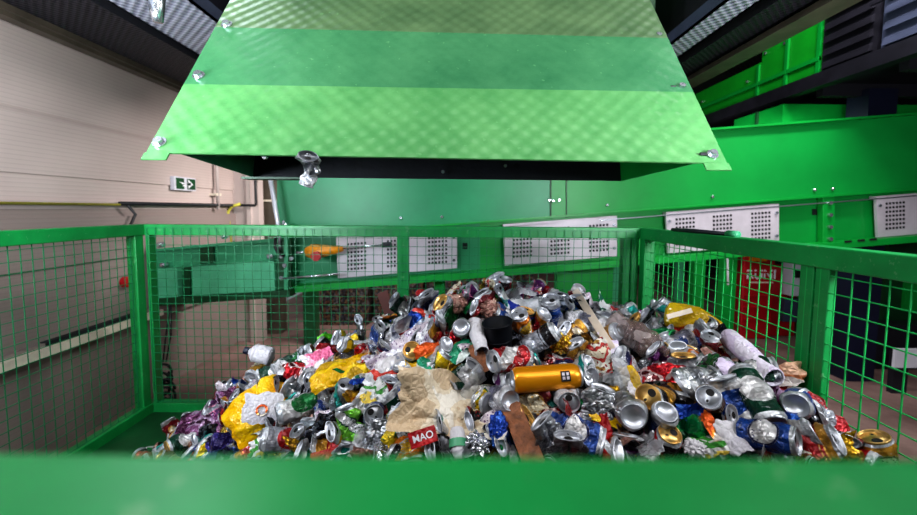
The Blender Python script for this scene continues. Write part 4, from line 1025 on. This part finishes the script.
can('blue and white can standing left of the dark green silver based can', 734, 404, 'blue_white', 'flat', (-.25, 1, .1), 34, L=.13, lift=.03)
can('red and silver crushed can at the right edge by the cage post', 819, 418, 'red_silver', 'flat', (-.5, .8, .1), 35, lift=.02)
can('open ended silver can facing out at the far right tip of the heap', 833, 434, 'black_red', 'flat', (.25, -.1, .95), 36, lift=.03, land='the far right open can')
can('gold rimmed can end resting low against the right mesh', 880, 461, 'gold', 'dent', (.1, .8, .5), 37, lift=.0, gold=True)
can('flattened red and yellow can low beside the lower blue can', 808, 446, 'gold_red', 'flat', (.9, .2, .3), 38, lift=.03)
can('bright blue crushed can lying above two silver lids at lower centre', 573, 432, 'blue', 'flat', (.9, -.3, .1), 39, L=.14, lift=.035, land='the crushed blue can')
can('silver can end curled open left of the crushed blue can', 551, 437, 'silver', 'flat', (-.3, .6, .75), 40, lift=.035)
can('silver lid with purple centre at the bottom below the crushed blue can', 567, 450, 'silver', 'flat', (.1, .5, .85), 41, lift=.04)
can('silver ring can end peeping out below the golden can', 566, 395, 'white', 'dent', (.1, -.3, .9), 42, lift=.02)
can('dark red dented can standing below the left end of the golden can', 531, 405, 'dark_red', 'flat', (.2, 1, .1), 43, L=.12, lift=.01, land='the dark red can')
can('silver curled can strip standing right of the green crumpled film', 596, 414, 'silver', 'flat', (.35, .9, .1), 44, L=.13, lift=.035)
can('white and blue can base left of the parchment paper', 412, 392, 'blue_white', 'dent', (-.6, .1, -.8), 45, lift=.03, land='the can left of the parchment')
can('pale can end peeping out right of the parchment paper', 501, 398, 'white', 'dent', (-.4, .1, -.9), 46, lift=.0)
can('shiny can bottom on the ridge left of the brown crumpled ball', 431, 304, 'silver_blue', 'flat', (-.3, .6, .7), 47, lift=.01)
can('dark green silver rimmed can end right of the yellow wrapper', 341, 396, 'grey_teal', 'dent', (.2, .6, .7), 48, lift=.03)
can('falling crumpled silver can caught in mid air below the hopper edge', 312, 166, 'silver', 'bend', (.1, .9, .5), 49, L=.085, Rr=.022, lift=0, pos=W(312, 167, .93), face=(0, -1, .2), name='falling_can', group='falling can')
can('silver lid at the upper right below the yellow bottle', 699, 338, 'silver_red', 'flat', (.3, .6, .7), 50, lift=.015)

film('large sheet of crumpled parchment coloured paper at the lower middle', 450, 402, 108, 56, -6, FM['parchment'], 'crumpled_paper', 'paper', 51, .024, .35, .06, 'the parchment paper', tilt=.6, freq=9, group='paper in the heap')
film('long yellow wrapper twisted across the upper left slope', 352, 365, 78, 24, 22, FM['yellow'], 'yellow_wrapper', 'wrapper', 52, .010, .5, .05, 'the yellow wrapper')
film('white speckled plastic film stretched across the upper left middle', 400, 349, 80, 26, 28, FM['speckle'], 'speckled_film', 'wrapper', 53, .012, .4, .055, 'the speckled film')
film('white and red printed wrapper below the speckled film', 384, 372, 52, 24, 30, FM['whitered'], 'printed_wrapper', 'wrapper', 54, .010, .4, .06, 'the white red wrapper')
film('white wrapper with green cross marks above the blue lid can', 370, 393, 42, 24, 18, FM['whitegreen'], 'printed_wrapper', 'wrapper', 55, .008, .4, .06, 'the green cross wrapper')
film('purple crumpled foil bag spread on the left slope', 207, 418, 62, 44, 28, FM['purple'], 'purple_bag', 'bag', 56, .018, .5, .06, 'the purple foil bag')
film('dark maroon film at the top of the left slope', 228, 400, 36, 22, 20, FM['purple'], 'maroon_film', 'wrapper', 57, .014, .5, .05)
film('indigo plastic bag at the bottom of the left slope', 226, 445, 48, 24, 8, FM['indigo'], 'indigo_bag', 'bag', 58, .016, .5, .05, 'the indigo bag')
film('bright yellow plastic bag with a white label at the left', 261, 413, 58, 56, -50, FM['bagyellow'], 'yellow_bag', 'bag', 59, .014, .8, .075, 'the yellow bag', freq=8)
o = film('white paper label with an orange ring on the yellow bag', 262, 409, 34, 24, 2, FM['whitecarton'], 'paper_label', 'label', 60, .001, .12, .14, None, freq=8, tilt=.9)
rg = []; 
for r in (.012, .018):
    for k in range(28): rg.append((r*math.cos(2*math.pi*k/28), r*math.sin(2*math.pi*k/28)-.004, .006))
me = bpy.data.meshes.new('orange_ring'); me.from_pydata(rg, [], [(k, (k+1) % 28, 28+(k+1) % 28, 28+k) for k in range(28)]); me.materials.append(FM['orangefoil'])
r_o = bpy.data.objects.new('orange_ring', me); COL.objects.link(r_o); r_o.parent = o
film('small green and white crumpled wrapper below the yellow bag', 262, 447, 30, 16, 10, FM['whitegreen'], 'printed_wrapper', 'wrapper', 61, .010, .4, .06)
film('small red foil folded beside the pink carton', 303, 367, 36, 16, 28, FM['redfoil'], 'red_foil', 'foil', 62, .008, .4, .05, 'the red foil')
film('pink and white flattened carton at the upper left', 318, 360, 30, 22, 35, FM['pink'], 'pink_carton', 'carton', 63, .006, .3, .055, 'the pink carton')
film('light green snack packet sticking up at the upper left', 329, 345, 22, 18, -25, FM['lime'], 'green_packet', 'packet', 64, .006, .3, .045, 'the light green packet', tilt=.9)
film('grey crumpled aluminium foil below the white green printed can', 322, 432, 46, 26, 22, FM['darkfoil'], 'crumpled_foil', 'foil', 65, .014, .4, .045, 'the grey foil')
film('silver crumpled foil standing left of the upright yellow can', 383, 440, 22, 44, 10, FM['silver'], 'crumpled_foil', 'foil', 66, .012, .4, .04)
film('clear wrapper with white fold below the green yellow can', 361, 446, 20, 34, 0, FM['clear'], 'clear_wrapper', 'wrapper', 67, .010, .4, .05)
film('blue and red pointed packet on the upper slope left of the ridge top', 413, 324, 24, 20, 60, FM['bluefoil'], 'blue_packet', 'packet', 68, .007, .3, .04, 'the blue red packet')
film('white and orange wrapper right of the blue red packet', 428, 316, 36, 12, -20, FM['whitered'], 'printed_wrapper', 'wrapper', 69, .007, .4, .04)
film('white and blue plastic film draped along the top of the ridge', 524, 305, 44, 22, -12, FM['whiteblue'], 'blue_white_film', 'wrapper', 70, .010, .4, .035, 'the white blue film')
film('clear crinkled film on the ridge behind the white blue film', 516, 295, 36, 16, 0, FM['clear'], 'clear_wrapper', 'wrapper', 71, .012, .4, .02)
film('beige printed wrapper sticking up on the ridge top', 490, 289, 24, 16, -30, FM['printed'], 'printed_wrapper', 'wrapper', 72, .008, .3, .03, 'the ridge top wrapper', tilt=.8)
film('green carton lying diagonally below the round silver can bottom', 459, 350, 28, 16, 50, FM['tealcarton'], 'green_carton', 'carton', 73, .005, .3, .035, 'the green carton')
film('orange foil strip left of the green carton', 431, 351, 26, 14, 5, FM['orangefoil'], 'orange_foil', 'foil', 74, .008, .4, .05)
film('yellow and teal crumpled wrapper above the parchment paper', 415, 371, 26, 24, 0, FM['yellow'], 'yellow_wrapper', 'wrapper', 75, .012, .4, .045)
film('green tinted carton peeping out above the parchment', 424, 367, 22, 16, -20, FM['tealcarton'], 'green_carton', 'carton', 76, .006, .4, .05)
film('red crumpled foil in the middle below the golden can', 552, 411, 26, 16, 5, FM['redfoil'], 'red_foil', 'foil', 77, .012, .4, .045, 'the red crumpled foil')
film('dark red crumpled foil right of the red crumpled foil', 571, 410, 20, 16, 5, FM['redfoil'], 'red_foil', 'foil', 78, .012, .4, .045)
film('green crumpled plastic right of the dark red foil', 584, 411, 18, 20, 5, FM['greenclear'], 'green_plastic', 'plastic', 79, .010, .4, .04)
film('printed red and cream wrapper right above the golden can', 594, 360, 32, 32, 20, FM['printed'], 'printed_wrapper', 'wrapper', 80, .010, .4, .04, 'the red cream wrapper')
film('long red and silver crumpled foil across the right middle', 656, 373, 56, 16, -16, FM['redfoil'], 'red_foil', 'foil', 81, .012, .4, .045, 'the long red foil')
film('silver wavy plastic strip standing below the red cream wrapper', 620, 374, 14, 36, -10, FM['clear'], 'clear_wrapper', 'wrapper', 82, .008, .4, .05)
film('clear and amber film strip right of the wavy silver strip', 634, 383, 16, 34, 12, FM['clearyellow'], 'amber_film', 'wrapper', 83, .008, .4, .04)
film('green shiny crumpled plastic at the lower right centre', 689, 432, 34, 20, 10, FM['greenclear'], 'green_plastic', 'plastic', 84, .014, .4, .05, 'the green shiny plastic')
film('white gold and green star shaped foil wrapper at the lower right', 708, 444, 28, 24, 10, FM['whitegreen'], 'printed_wrapper', 'wrapper', 85, .012, .5, .05, 'the star foil')
film('brown and orange foil standing right of the green shiny plastic', 716, 430, 12, 32, 15, FM['orangefoil'], 'orange_foil', 'foil', 86, .008, .4, .05)
film('white carton flap standing below the blue and white can', 732, 436, 20, 30, 20, FM['whitecarton'], 'white_carton', 'carton', 87, .004, .3, .045, 'the white carton flap')
film('peach coloured packet beside the end of the white tube', 788, 374, 24, 18, -10, FM['peach'], 'peach_packet', 'packet', 88, .007, .5, .03, 'the peach packet')
film('lilac white carton corner at the foot of the pale lath', 609, 341, 18, 22, 5, FM['lilac'], 'white_carton', 'carton', 89, .003, .2, .045)
film('pale carton piece under the white tube', 730, 368, 18, 20, 30, FM['lilac'], 'white_carton', 'carton', 90, .004, .2, .04)
film('blue crinkled wrapper right of the tipped silver can bottom', 693, 413, 30, 16, -12, FM['bluefoil'], 'blue_wrapper', 'wrapper', 91, .009, .4, .045)
film('white crinkled film below the large silver can bottom', 650, 446, 22, 24, 10, FM['clear'], 'clear_wrapper', 'wrapper', 92, .010, .4, .05)
film('brown torn packet at the bottom below the large silver can bottom', 628, 437, 24, 20, -15, FM['brownpink'], 'brown_packet', 'packet', 93, .010, .4, .045)
film('silver and red crinkled foil bag below the yellow bottle', 676, 330, 44, 16, -12, FM['redfoil'], 'red_foil', 'foil', 94, .010, .4, .03)
film('clear crinkled bag on the right ridge behind the large clear bottle', 655, 317, 40, 14, -12, FM['clear'], 'clear_wrapper', 'wrapper', 95, .010, .4, .03, 'the clear ridge bag')
film('red and white torn wrapper at the bottom right below the far right can', 800, 449, 30, 14, 5, FM['printed'], 'printed_wrapper', 'wrapper', 96, .010, .4, .04)
film('gold foil and white wrapper on top of the dark green can', 757, 385, 22, 22, 0, FM['wgreenprint'], 'printed_wrapper', 'wrapper', 97, .008, .6, .09)
film('red metal strip at the bottom left of the heap', 332, 454, 48, 12, 14, FM['redpaint'], 'red_strip', 'metal strip', 98, .003, .2, .05, 'the red metal strip')
film('yellow triangular flag of film right of the crushed blue can', 606, 420, 30, 8, -28, FM['yellow'], 'yellow_film', 'wrapper', 99, .004, .3, .05)
film('dark red folded packet right of the curled silver strip', 602, 430, 20, 24, 10, FM['redpaint'], 'red_packet', 'packet', 100, .005, .3, .04)

ball('brown crumpled paper ball on top of the ridge', 454, 305, 14, 12, FM['brownpink'], 'paper_ball', 'paper', 1, .32, .02, 'the brown paper ball')
ball('clear plastic dome cup on the ridge top', 472, 289, 8, 8, FM['clear'], 'plastic_dome', 'cup', 2, .12, .02, 'the clear dome')
ball('pinkish crumpled foil ball under the ridge top wrapper', 491, 310, 12, 11, FM['brownpink'], 'foil_ball', 'foil', 3, .35, .015, 'the pinkish foil ball')
ball('gold crumpled foil ball right of the black banded can', 560, 343, 13, 11, FM['goldfoil'], 'foil_ball', 'foil', 4, .3, .03, 'the gold foil ball')
ball('silver crumpled foil ball at the bottom middle', 477, 444, 14, 13, FM['silver'], 'foil_ball', 'foil', 5, .35, .03, 'the silver foil ball')
ball('blue tinted crushed plastic bottle below the right corner of the parchment', 498, 430, 10, 18, FM['bluefoil'], 'crushed_bottle', 'bottle', 6, .25, .035, 'the blue crushed bottle')
ball('small bright red packet on the ridge at the middle post', 421, 293, 6, 4, FM['redpaint'], 'red_packet', 'packet', 7, .2, .015, 'the small red cap')
ball('white crumpled tissue left of the star foil', 694, 448, 11, 9, FM['whitecarton'], 'crumpled_tissue', 'paper', 8, .35, .04)

def HD(a, m): return hit(*a).y-m
# bottles
def bottle(label, a, b, da, db, rpx, mat, capmat, name, squash=.65, seed=1, amp=.12, land=None, label_mat=None, prof=None):
    A_, B_ = W(*a, da), W(*b, db); k = (da+db)/2/F; Rr = rpx*k; mid = (A_+B_)/2; L = (B_-A_).length; t = (B_-A_).normalized()
    f = TOC(mid); f = (f-t*f.dot(t)).normalized(); x = f.cross(t).normalized(); rot = Matrix((x, f, t)).transposed()
    e = empty(name, mid, label, 'bottle', None, rot)
    prof = prof or [(.0, .12), (.03, .8), (.1, 1), (.3, .96), (.5, 1), (.62, .94), (.72, 1), (.82, .75), (.90, .38), (.95, .3), (1, .3)]
    vs = []; fs = []; n_ = 28; rings = []
    import bisect
    N = 40
    for i in range(N+1):
        q = i/N
        for (q0, r0), (q1, r1) in zip(prof[:-1], prof[1:]):
            if q0 <= q <= q1: r = r0+(r1-r0)*(q-q0)/(q1-q0+1e-9); break
        for kk in range(n_):
            an = 2*math.pi*kk/n_; v = Vector((Rr*r*math.cos(an), Rr*r*math.sin(an)*squash, (q-.5)*L))
            ff = noise.voronoi((v+Vector((seed, 0, 0)))*22)[0]; d = 1+amp*((ff[1]-ff[0])*2-.7)*(1 if q < .85 else 0)
            vs.append((v.x*d, v.y*d, v.z))
    for i in range(N):
        for kk in range(n_): fs.append((i*n_+kk, i*n_+(kk+1) % n_, (i+1)*n_+(kk+1) % n_, (i+1)*n_+kk))
    fs.append(tuple(range(n_))[::-1]); fs.append(tuple(N*n_+kk for kk in range(n_)))
    me = mk('bottle_body', (vs, fs, None, [0]*len(fs)), [mat], False); setobj('bottle_body', me, e)
    if capmat:
        s = MB(); s.tube([Vector((0, 0, L/2-.004)), Vector((0, 0, L/2+.014))], Rr*.38, 16)
        me = bpy.data.meshes.new('bottle_cap'); me.from_pydata([tuple(v) for v in s.v], [], s.f); me.materials.append(capmat); setobj('bottle_cap', me, e)
    if label_mat:
        vs2 = []; 
        for q in (.36, .62):
            for kk in range(n_): an = 2*math.pi*kk/n_; vs2.append((Rr*1.04*math.cos(an), Rr*1.04*math.sin(an)*squash, (q-.5)*L))
        fs2 = [(kk, (kk+1) % n_, n_+(kk+1) % n_, n_+kk) for kk in range(n_)]
        me = mk('bottle_label', (vs2, fs2, None, [0]*n_), [label_mat], True); setobj('bottle_label', me, e)
    PLACED.append((mid, Rr*1.2)); USED[label] = 1
    if land: LAND.append(((a[0]+b[0])/2, (a[1]+b[1])/2, land))
    return e
bottle('large crumpled clear plastic bottle lying right of the pale lath', (608, 322), (668, 353), HD((608, 326), .03), HD((668, 353), .05), 15, FM['clearbrown'], None, 'plastic_bottle', .8, 1, .14, 'the large clear bottle')
bottle('clear bottle with yellow oil and a white strip at the top right of the heap', (665, 314), (722, 326), HD((665, 322), .03), HD((718, 332), .03), 15, FM['clearyellow'], None, 'oil_bottle', .7, 2, .05, 'the yellow bottle', prof=[(0,.5),(.05,.85),(.3,1),(.6,.95),(.85,.5),(1,.25)])
plank('white paper strip across the yellow oil bottle', (667, 317), (692, 310), 5, HD((667, 322), .1), HD((692, 322), .1), .002, M['wood_white'], 'paper_strip', 'paper')
bottle('white bottle with blue cap on top of the left slope', (273, 357), (248, 351), 1.62, 1.62, 9.5, FM['whitecarton'], M['navy'], 'white_bottle', .9, 3, .05, 'the white bottle')
bottle('teal and white tapered plastic cup standing on the bottom below the parchment', (459, 460), (457, 428), HD((459, 458), .05), HD((457, 428), .06), 9, FM['whitecarton'], None, 'teal_cup', .9, 4, .03, 'the teal cup', label_mat=M['green_teal'], prof=[(0,.5),(.3,.8),(.6,1),(.9,.85),(1,.7)])
# white roll/tube, hollow
def roll(label, a, b, da, db, rpx, mat, name, land):
    A_, B_ = W(*a, da), W(*b, db); k = (da+db)/2/F; Rr = rpx*k
    s = MB(); n_ = 20
    t = (B_-A_).normalized(); aa = t.orthogonal().normalized(); bb = t.cross(aa)
    stations = [(0, .86), (.02, .98), (.15, 1), (.4, 1.02), (.7, .92), (.85, .82), (.97, .92), (1, .95), (1, .80), (.9, .68)]
    vs = []
    for q, r in stations:
        c = A_+(B_-A_)*q
        for i in range(n_):
            an = 2*math.pi*i/n_; rr = Rr*r*(1+.04*math.sin(3*an+q*9)); vs.append(c+aa*math.cos(an)*rr+bb*math.sin(an)*rr)
    fs = [(i*n_+j, i*n_+(j+1) % n_, (i+1)*n_+(j+1) % n_, (i+1)*n_+j) for i in range(len(stations)-1) for j in range(n_)]
    fs.append(tuple(range(n_))[::-1]); s.add(vs, fs); s.mi = 1; s.add([vs[(len(stations)-1)*n_+i] for i in range(n_)], [tuple(range(n_))])
    o = s.build(name, [mat, FM['silver']], None, True); tag(o, label, 'tube'); PLACED.append(((A_+B_)/2, .05)); USED[label] = 1
    LAND.append(((a[0]+b[0])/2, (a[1]+b[1])/2, land)); return o
roll('long white paper covered tube leaning down along the right side of the heap', (728, 336), (774, 378), HD((728, 340), .05), HD((774, 378), .075), 10, FM['lilac'], 'white_tube', 'the white tube')
roll('white plastic tub standing left of the black cup', (474, 322), (482, 352), HD((474, 322), .06), HD((482, 352), .05), 8, FM['whitecarton'], 'white_tub', 'the white tub')
# black cup
def cup(label, px, py):
    p = W(px, py, HD((px, py), .045)); rot = view_rot(p, (-.1, .9, .42), TOC(p)); e = empty('black_cup', p, label, 'cup', None, rot)
    vs = []; fs = []; n_ = 32; R0, R1, H = .031, .040, .085
    st = [(R0*.9, -H/2), (R0, -H/2+.004), (R0+(R1-R0)*.55, 0), (R1, H/2-.006), (R1*1.06, H/2-.004), (R1*1.06, H/2), (R1*.96, H/2), (R0*.93, -H/2+.008)]
    for r, z in st:
        for k in range(n_): a = 2*math.pi*k/n_; vs.append((r*math.cos(a), r*math.sin(a), z))
    fs = [(i*n_+j, i*n_+(j+1) % n_, (i+1)*n_+(j+1) % n_, (i+1)*n_+j) for i in range(len(st)-1) for j in range(n_)]
    fs += [tuple(range(n_))[::-1], tuple((len(st)-1)*n_+i for i in range(n_))]
    setobj('cup_body', mk('cup_body', (vs, fs, None, [0]*len(fs)), [M['blackplastic']], True), e)
    vs = []; 
    for r, z in ((R0*1.12, -.012), (R0*1.17, -.012), (R0*1.2, -.006), (R0*1.15, -.006)):
        for k in range(n_): a = 2*math.pi*k/n_; vs.append((r*math.cos(a), r*math.sin(a), z))
    fs = [(i*n_+j, i*n_+(j+1) % n_, (i+1)*n_+(j+1) % n_, (i+1)*n_+j) for i in range(3) for j in range(n_)]
    setobj('cup_ridge', mk('cup_ridge', (vs, fs, None, [0]*len(fs)), [M['blackplastic']], True), e)
    PLACED.append((p, .05)); LAND.append((px, py, 'the black cup')); USED[label] = 1
cup('open black plastic cup standing near the top middle of the heap', 499, 336)
plank('pale wooden lath sticking up out of the heap right of the ridge top', (575, 290), (612, 349), 8, HD((590, 312), .0)+.08, HD((612, 349), .07), .008, M['wood_white'], 'wooden_lath', 'stick', 'the pale lath')
plank('brown wooden plank lying at the bottom middle below the golden can', (510, 404), (536, 466), 22, HD((510, 404), .04), HD((536, 462), .06), .012, M['wood_brown'], 'wooden_plank', 'plank', 'the brown plank')
plank('brown board corner under the white tub', (473, 344), (486, 372), 14, HD((473, 344), .04), HD((486, 372), .04), .008, M['wood_brown'], 'wooden_board', 'board')
plank('dark brown torn board behind the heap beside the middle post', (382, 292), (391, 315), 11, 1.62, 1.55, .01, paint('rust_brown', S(84,40,34), .6), 'dark_board', 'board')
# red lettered label
lp_ = hit(423, 437); lp_ = lp_+TOC(lp_)*.085; rot = view_rot(lp_, (0, 0, 1), CAMROT @ Vector((-.25, 1, 0)))
e = empty('red_can_label', lp_, 'red label with white capital lettering on a crushed can left below the parchment', 'label', None, rot)
s = MB(); n_ = 8; vs = []
for i in range(n_+1):
    x = (i/n_-.5)*.062; z = -x*x*9
    for y in (-.017, .017): vs.append((x, y, z))
me = bpy.data.meshes.new('label_face'); me.from_pydata(vs, [], [(2*i, 2*i+2, 2*i+3, 2*i+1) for i in range(n_)]); me.materials.append(FM['redpaint']); setobj('label_face', me, e)
t = text_mesh('MAO', .021, 'lettering', M['white'], None, Matrix.Identity(4), .0003)
for v in t.data.vertices: v.co.z += .0012-v.co.x*v.co.x*9
t.parent = e
LAND.append((423, 437, 'the red lettered label')); PLACED.append((lp_, .03))

# ------------------------------------------------------------------ filler cans over the whole heap
rnd = random.Random(21)
LIBK = []
for sd in range(200, 236):
    mode = ['flat', 'flat', 'bend', 'pinch', 'dent', 'puck', 'flat', 'bend', 'flat'][(sd-200) % 9]
    LIBK.append((mode, sd, .115 if sd % 3 else .15))
keys = [k for k in DES if k not in ('golden', 'pink', 'lime')]
wts = [.6 if k in ('silver', 'white', 'silver_blue', 'silver_red') else 2 if k in ('silver', 'silver_blue', 'silver_red', 'dark_green', 'white', 'dark_red', 'grey_teal', 'navy', 'black', 'brown', 'purple', 'black_red') else 1 for k in keys]
modew = {'flat': 'flattened', 'bend': 'bent', 'pinch': 'twisted', 'dent': 'dented', 'puck': 'squashed short'}
FK = [('silver', 'silver foil'), ('darkfoil', 'dark grey foil'), ('clear', 'clear film'), ('redfoil', 'red foil'), ('printed', 'red and cream wrapper'), ('goldfoil', 'gold foil'), ('greenclear', 'green plastic'), ('speckle', 'speckled white film'), ('brownpink', 'brown pink paper'), ('purple', 'purple foil'), ('bluefoil', 'blue foil'), ('wgreenprint', 'white and green wrapper'), ('whitecarton', 'white carton')]
def rel(px, py, k=0):
    c = sorted(LAND, key=lambda l: (l[0]-px)**2+(l[1]-py)**2)[k]
    dx, dy = px-c[0], py-c[1]
    if abs(dx) > 2.2*abs(dy): w = 'right of' if dx > 0 else 'left of'
    elif abs(dy) > 2.2*abs(dx): w = 'below' if dy > 0 else 'above'
    else: w = ('below and ' if dy > 0 else 'above and ')+('right of' if dx > 0 else 'left of')
    return w, c[2]
def uniq(base, px, py, most=16):
    for k in range(4):
        w, l = rel(px, py, k); lab = f'{base} {w} {l}'
        if lab not in USED and len(lab.split()) <= most: USED[lab] = 1; return lab
    for k in range(4):
        for j in range(k+1, 6):
            w, l = rel(px, py, k); _, l2 = rel(px, py, j); lab = f'{base} between {l} and {l2}'
            if lab not in USED and len(lab.split()) <= most: USED[lab] = 1; return lab
    return None
cnt = 0; tries = 0; spots = []
PPX = [(*proj(q)[:2], r) for q, r in PLACED]
while tries < 12000 and cnt < 460:
    tries += 1
    x = rnd.uniform(-1.25, .80); y = rnd.uniform(.74, 1.82)
    z = hz(x, y)
    if z < ZB+.02: continue
    p = Vector((x, y, z)); px, py, dd = proj(p)
    if py > 470 or px < 125 or px > 870: continue
    nn = hn(x, y)
    if nn.dot(TOC(p)) < -.15: continue
    if px < 215 and py < 425: continue
    sp = .038+.010*(dd-1)
    if any((q-p).length < sp for q in spots): continue
    if any((px-a)**2+((py-b)*1.25)**2 < (r*F/dd*.8)**2 for a, b, r in PPX): continue
    spots.append(p); cnt += 1
NF = 0
for p in spots:
    px, py, dd = proj(p); nn = hn(p.x, p.y)
    if rnd.random() < .60:
        mode, sd, L = rnd.choice(LIBK); des = rnd.choices(keys, wts)[0]
        base = f'{modew[mode]} {DES[des][1]} can'
        lab = uniq(base, px, py)
        if lab is None: continue
        ax = (rnd.uniform(-1, 1), rnd.uniform(-.7, .7), rnd.choice((-1, 1))*rnd.uniform(.0, 1.1))
        f = nn*rnd.uniform(.3, 1)+TOC(p)*rnd.uniform(.2, .9)+Vector((rnd.uniform(-.5, .5), rnd.uniform(-.5, .5), rnd.uniform(-.3, .3)))
        can(lab, px, py, des, mode, ax, sd, L=L, lift=rnd.uniform(-.006, .008), pos=p, face=f, sc=rnd.uniform(.8, .95), gold=(sd % 7 == 0))
    else:
        fk, words = rnd.choice(FK)
        wpx, hpx = rnd.uniform(20, 40), rnd.uniform(12, 22)
        lab = uniq('crumpled '+words, px, py)
        if lab is None: continue
        film(lab, px, py, wpx/max(dd, .8), hpx/max(dd, .8), rnd.uniform(-60, 60), FM[fk], 'crumpled_scrap', 'scrap', rnd.randint(200, 900), .012, .6, rnd.uniform(.0, .015), False, rnd.uniform(.1, .5))
    NF += 1
print('FILLERS', NF)

# ------------------------------------------------------------------ light
def area(name, loc, tgt, size, sy, power, col=(1, 1, 1)):
    l = bpy.data.lights.new(name, 'AREA'); l.shape = 'RECTANGLE'; l.size = size; l.size_y = sy; l.energy = power; l.color = col
    o = bpy.data.objects.new(name, l); COL.objects.link(o); o.location = loc
    d = Vector(tgt)-Vector(loc); o.rotation_euler = d.to_track_quat('-Z', 'Y').to_euler(); return o
area('lamp_overhead', (0, -.45, 3.9), (0, -.3, 0), 5.4, 1.7, 72, (1, .98, .95))
area('lamp_key', (1.5, -.2, 2.9), (.2, 1.3, .8), .7, .3, 24, (1, .98, .96))
area('lamp_key_left', (-1.6, -.1, 2.9), (-.4, 1.5, .6), .7, .3, 24, (.9, .95, 1))
area('fill_hall_left', (-1.45, 2.1, 2.9), (-.7, 3.0, 1.1),   .8, .25, 24, (.8, .93, 1))  # unseen light added to brighten the left part of the conveyor
area('fill_hall_right', (2.3, 1.9, 3.4), (2.1, 3.1, 1.3), 1.4, .3, 62, (1, 1, 1))  # unseen light added to brighten the right part of the conveyor
area('fill_behind_right', (2.2, 3.5, 1.85), (3.1, 4.5, .6), 1.2, .25, 13, (1, .96, .98))  # added fill hidden behind the conveyor, for the red machine and floor
area('fill_behind_left', (-.7, 3.5, 1.75), (-1.3, 4.2, .4), 1.0, .25, 40, (1, .94, .92))  # added fill hidden behind the conveyor, for the pale wall below it
area('lamp_walkway', (1.75, 2.4, 3.4), (2.7, 3.2, 2.5), .8, .3, 14, (1, 1, 1))
area('fill_side_left', (-1.9, .35, 2.5), (.86, 1.05, 1.0), .6, .3, 24, (.95, 1, .98))  # added off to the left to light the right rail and post faces
area('lamp_wall', (-.9, .4, 1.75), (-2.1, 2.0, 2.0),   .6, .4, 13, (1, .96, .94))
area('fill_tray_left', (-1.35, .5, 1.35), (-1.4, 2.4, 2.25), .5, .3, 34, (.8, .9, 1))  # unseen uplight added to brighten the left tray underside
area('fill_tray_right', (1.25, .4, 1.5), (1.25, 2.4, 2.25), .5, .3, 36, (.9, .95, 1))  # unseen uplight added to brighten the right tray underside
w = bpy.data.worlds.new('world'); SC.world = w; w.use_nodes = True
w.node_tree.nodes['Background'].inputs[0].default_value = (.75, .8, .85, 1); w.node_tree.nodes['Background'].inputs[1].default_value = .22
SC.view_settings.view_transform = 'Standard'; SC.view_settings.look = 'Medium High Contrast'; SC.view_settings.exposure = 0.0
SC.cycles.use_denoising = True
SC.cycles.max_bounces = 6; SC.cycles.transparent_max_bounces = 12
SC.cycles.caustics_reflective = False; SC.cycles.caustics_refractive = False
